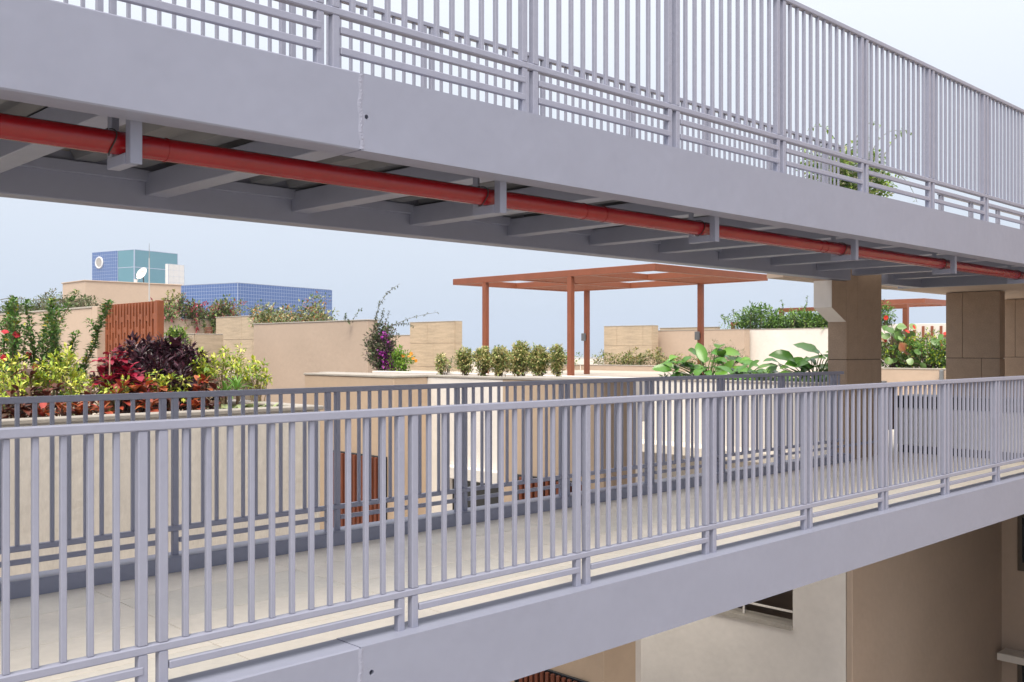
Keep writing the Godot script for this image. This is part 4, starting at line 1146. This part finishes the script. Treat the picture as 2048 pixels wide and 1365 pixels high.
# ---------------------------------------------------------------- far buildings
func glass_face(parent: Node3D, a: Vector3, b: Vector3, y0: float, y1: float, pitch: float, m: Material, called: String, out: Vector3, wide := 0.055) -> void:
	# glass panel with a grid of pale mullions standing proud of it
	var st := SurfaceTool.new()
	st.begin(Mesh.PRIMITIVE_TRIANGLES)
	quad(st, Vector3(a.x, y0, a.z), Vector3(b.x, y0, b.z), Vector3(b.x, y1, b.z), Vector3(a.x, y1, a.z), out)
	st.generate_normals()
	part(parent, called, st.commit(), m, -parent.position)
	var g := SurfaceTool.new()
	g.begin(Mesh.PRIMITIVE_TRIANGLES)
	var d := (b - a)
	d.y = 0
	var L := d.length()
	d = d.normalized()
	var o := out.normalized() * 0.08
	var n := maxi(1, int(L / pitch))
	for k in n + 1:
		var p := Vector3(a.x, 0, a.z) + d * (L * k / n) + o
		if pitch > 5.0 and k > 0 and k < n:
			continue
		var w := d * wide * 0.5 * (2.0 if k == 0 else 1.0)
		quad(g, p - w + Vector3(0, y0, 0), p + w + Vector3(0, y0, 0), p + w + Vector3(0, y1, 0), p - w + Vector3(0, y1, 0), out)
	var rows := int((y1 - y0) / pitch)
	for k in rows + 1:
		var y := lerpf(y0, y1, float(k) / rows)
		var p0 := Vector3(a.x, y, a.z) + o * 1.2
		var p1 := Vector3(b.x, y, b.z) + o * 1.2
		var w := Vector3(0, wide * 0.5, 0)
		quad(g, p0 - w, p1 - w, p1 + w, p0 + w, out)
	g.generate_normals()
	var gm := part(parent, "mullions", g.commit(), M.mullion, -parent.position)
	gm.set_meta("kind", "stuff")

func from_cam(X: float, Y: float, z: float) -> Vector3:
	return Vector3(X * S + z * C, Y, X * C - z * S)

func far_buildings() -> void:
	# the two glass buildings share an axis turned 15 degrees from the bridges
	var e1 := deg_to_rad(30.8)
	var along := from_cam(sin(e1), 0, cos(e1))
	var back := from_cam(-cos(e1), 0, sin(e1))
	var c := from_cam((475.0 - 1024.0) / F * 260.0, 0, 260.0)
	var t := thing("glass_building", "low distant office block clad in blue gridded glass", "building", Vector3(c.x, GROUND, c.z))
	glass_face(t, c, c + along * 37.1, -20.0, 17.6, 0.94, M.blue_glass, "front_glass", -back)
	glass_face(t, c, c + back * 30.0, -20.0, 17.6, 0.94, M.blue_glass, "side_glass", -along)
	glass_face(t, c + along * 37.1, c + along * 37.1 + back * 30.0, -20.0, 17.6, 0.94, M.blue_glass, "side_glass", along)
	var st := SurfaceTool.new()
	st.begin(Mesh.PRIMITIVE_TRIANGLES)
	quad(st, c + Vector3(0, 17.7, 0), c + along * 37.1 + Vector3(0, 17.7, 0), c + along * 37.1 + back * 30 + Vector3(0, 17.7, 0), c + back * 30 + Vector3(0, 17.7, 0), Vector3.UP)
	quad(st, c + back * 30 + Vector3(0, -20, 0), c + along * 37.1 + back * 30 + Vector3(0, -20, 0), c + along * 37.1 + back * 30 + Vector3(0, 17.7, 0), c + back * 30 + Vector3(0, 17.7, 0), back)
	st.generate_normals()
	part(t, "roof", st.commit(), M.grey, -t.position)
	for q in [[0.24, 0.92, 9.6], [-0.75, -0.04, 10.2]]:
		var d0: Vector3 = c + (along * 37.1 * q[0] if q[0] >= 0 else back * 30.0 * -q[0] * 0.7) - (back if q[0] >= 0 else along) * 3.0
		var d1: Vector3 = c + (along * 37.1 * q[1] if q[0] >= 0 else back * 30.0 * -q[1] * 0.7) - (back if q[0] >= 0 else along) * 3.0
		var cs := SurfaceTool.new()
		cs.begin(Mesh.PRIMITIVE_TRIANGLES)
		var out: Vector3 = -back if q[0] >= 0 else -along
		quad(cs, d0 + Vector3(0, -20, 0), d1 + Vector3(0, -20, 0), d1 + Vector3(0, q[2], 0), d0 + Vector3(0, q[2], 0), out)
		quad(cs, d0 + Vector3(0, q[2], 0), d1 + Vector3(0, q[2], 0), d1 - out * 3.0 + Vector3(0, q[2], 0), d0 - out * 3.0 + Vector3(0, q[2], 0), Vector3.UP)
		cs.generate_normals()
		part(t, "annex", cs.commit(), M.grey, -t.position)
	# tower
	var z := 340.0
	var k := from_cam((268.0 - 1024.0) / F * z, 0, z)
	var top := 201.0 / F * z
	var w := thing("glass_tower", "distant tower of teal and blue glass with a round white emblem", "building", Vector3(k.x, GROUND, k.z))
	glass_face(w, k, k + along * 18.5, -20, top, 6.0, M.teal_glass, "front_glass", -back, 0.22)
	glass_face(w, k, k + back * 8.6, -20, top, 6.0, M.teal_glass, "side_glass", -along, 0.22)
	glass_face(w, k + back * 8.6, k + back * 22.6, -20, top, 1.15, M.blue_glass, "blue_glass", -along, 0.07)
	glass_face(w, k + along * 18.5, k + along * 18.5 + back * 22.6, -20, top, 3.0, M.teal_glass, "side_glass", along, 0.2)
	var rs := SurfaceTool.new()
	rs.begin(Mesh.PRIMITIVE_TRIANGLES)
	quad(rs, k + Vector3(0, top, 0), k + along * 18.5 + Vector3(0, top, 0), k + along * 18.5 + back * 22.6 + Vector3(0, top, 0), k + back * 22.6 + Vector3(0, top, 0), Vector3.UP)
	quad(rs, k + back * 22.6 + Vector3(0, -20, 0), k + along * 18.5 + back * 22.6 + Vector3(0, -20, 0), k + along * 18.5 + back * 22.6 + Vector3(0, top, 0), k + back * 22.6 + Vector3(0, top, 0), back)
	rs.generate_normals()
	part(w, "roof", rs.commit(), M.grey, -w.position)
	var ring := TorusMesh.new()
	ring.inner_radius = 1.55
	ring.outer_radius = 2.15
	var em := k + back * 18.4 - along * 0.25 + Vector3(0, (HORIZON - 527.0) / F * 352.0, 0)
	var basis := Basis(back, along, Vector3.UP)
	var ro := part(w, "emblem_ring", ring, M.gloss_white, em - w.position)
	ro.basis = basis
	var disc := CylinderMesh.new()
	disc.top_radius = 1.6
	disc.bottom_radius = 1.6
	disc.height = 0.2
	var dm := part(w, "emblem_disc", disc, M.coping, em - w.position)
	dm.basis = basis
	var wb := from_cam((336.0 - 1024.0) / F * 325.0, 0, 325.0)
	var wh := thing("white_block", "white plant room block beside the distant teal tower", "building", Vector3(wb.x, GROUND, wb.z))
	var hb := (HORIZON - 528.0) / F * 325.0
	glass_face(wh, wb, wb + along * 6.6, -20, hb, 2.0, M.white, "front_wall", -back, 0.05)
	glass_face(wh, wb, wb + back * 1.4, -20, hb, 2.0, M.white, "side_wall", -along, 0.05)
	glass_face(wh, wb + along * 6.6, wb + along * 6.6 + back * 1.4, -20, hb, 2.0, M.white, "side_wall", along, 0.05)
	# beige stair tower on the neighbouring roof
	var bt := thing("stair_tower", "plain beige stair tower on the roof behind the timber screen", "building", Vector3(14.7, -3.0, -38.7))
	block(bt, "walls", M.beige, 14.7, 18.6, -3.0, 2.65, 38.7, 41.0, 0.01)
	block(bt, "roof_edge", M.beige, 14.66, 18.64, 2.65, 2.69, 38.66, 41.04, 0.01)
	# dish, mast and bucket on its roof
	var ds := on_v(284, 548, 39.4)
	var dish := thing("satellite_dish", "white satellite dish with faded red lettering on the beige stair tower roof", "dish", Vector3(ds.x, 2.69, ds.z))
	var dl := Leaves.new()
	var face := from_cam(-0.25, 0.25, -1.0).normalized()
	face = (face + from_cam(-0.35, 0.3, 0)).normalized()
	var da := face.cross(Vector3.UP).normalized()
	var db := face.cross(da)
	var rows := 6
	for i in rows + 1:
		for j in 25:
			var r := 0.27 * i / rows
			dl.v.append((da * cos(TAU * j / 24.0) * 1.1 + db * sin(TAU * j / 24.0)) * r + face * (0.05 * float(i * i) / (rows * rows)))
			dl.n.append(face)
			dl.c.append(Color(0.75, 0.74, 0.74))
	for i in rows:
		for j in 24:
			var q := i * 25 + j
			for x in [q, q + 1, q + 25, q + 1, q + 26, q + 25]:
				dl.ix.append(x)
	part(dish, "reflector", dl.mesh(), M.stem, Vector3(0, ds.y - 2.69, 0))
	var arm := Leaves.new()
	arm.tube([Vector3(0, 0, 0) - face * 0.1, Vector3(0, (ds.y - 2.69) * 0.6, 0) - face * 0.06, Vector3(0, ds.y - 2.69, 0) - face * 0.01], 0.025, 0.02, Color(0.1, 0.1, 0.1))
	arm.tube([Vector3(0, ds.y - 2.69, 0) - db * -0.26, Vector3(0, ds.y - 2.69, 0) + db * 0.2 + face * 0.3], 0.01, 0.01, Color(0.05, 0.05, 0.05))
	part(dish, "mount", arm.mesh(), M.stem)
	var lt := Leaves.new()
	for i in 4:
		var p := da * (0.09 - i * 0.055) - db * 0.08 + face * 0.035
		lt.blade(p - db * 0.03, db, face, 0.06, 0.012, 0.0, Color(0.5, 0.1, 0.13), Color(0.5, 0.1, 0.13), [1.0, 1.0, 1.0])
	part(dish, "lettering", lt.mesh(), M.stem, Vector3(0, ds.y - 2.69, 0))
	var ms := on_v(298, 602, 30.0)
	var mast := thing("mast", "thin pale metal mast in front of the beige stair tower", "mast", Vector3(ms.x, -1.5, ms.z))
	var ml := Leaves.new()
	var tip := on_v(298, 487, 30.0).y
	ml.tube([Vector3(0, 0, 0), Vector3(0, 1.5 + tip * 0.5, 0), Vector3(0, 1.5 + tip * 0.86, 0)], 0.022, 0.02, Color(0.45, 0.46, 0.48))
	ml.tube([Vector3(0, 1.5 + tip * 0.86, 0), Vector3(0, 1.5 + tip, 0)], 0.012, 0.006, Color(0.25, 0.26, 0.28))
	part(mast, "pole", ml.mesh(), M.stem)
	var bk := on_v(271, 562, 39.0)
	var bucket := thing("bucket", "cream bucket beside the satellite dish", "bucket", Vector3(bk.x, 2.69, bk.z))
	var bm := CylinderMesh.new()
	bm.top_radius = 0.075
	bm.bottom_radius = 0.06
	bm.height = 0.13
	part(bucket, "body", bm, M.gloss_white, Vector3(0, 0.066, 0))
	var rm := TorusMesh.new()
	rm.inner_radius = 0.068
	rm.outer_radius = 0.082
	part(bucket, "rim", rm, M.gloss_white, Vector3(0, 0.13, 0))
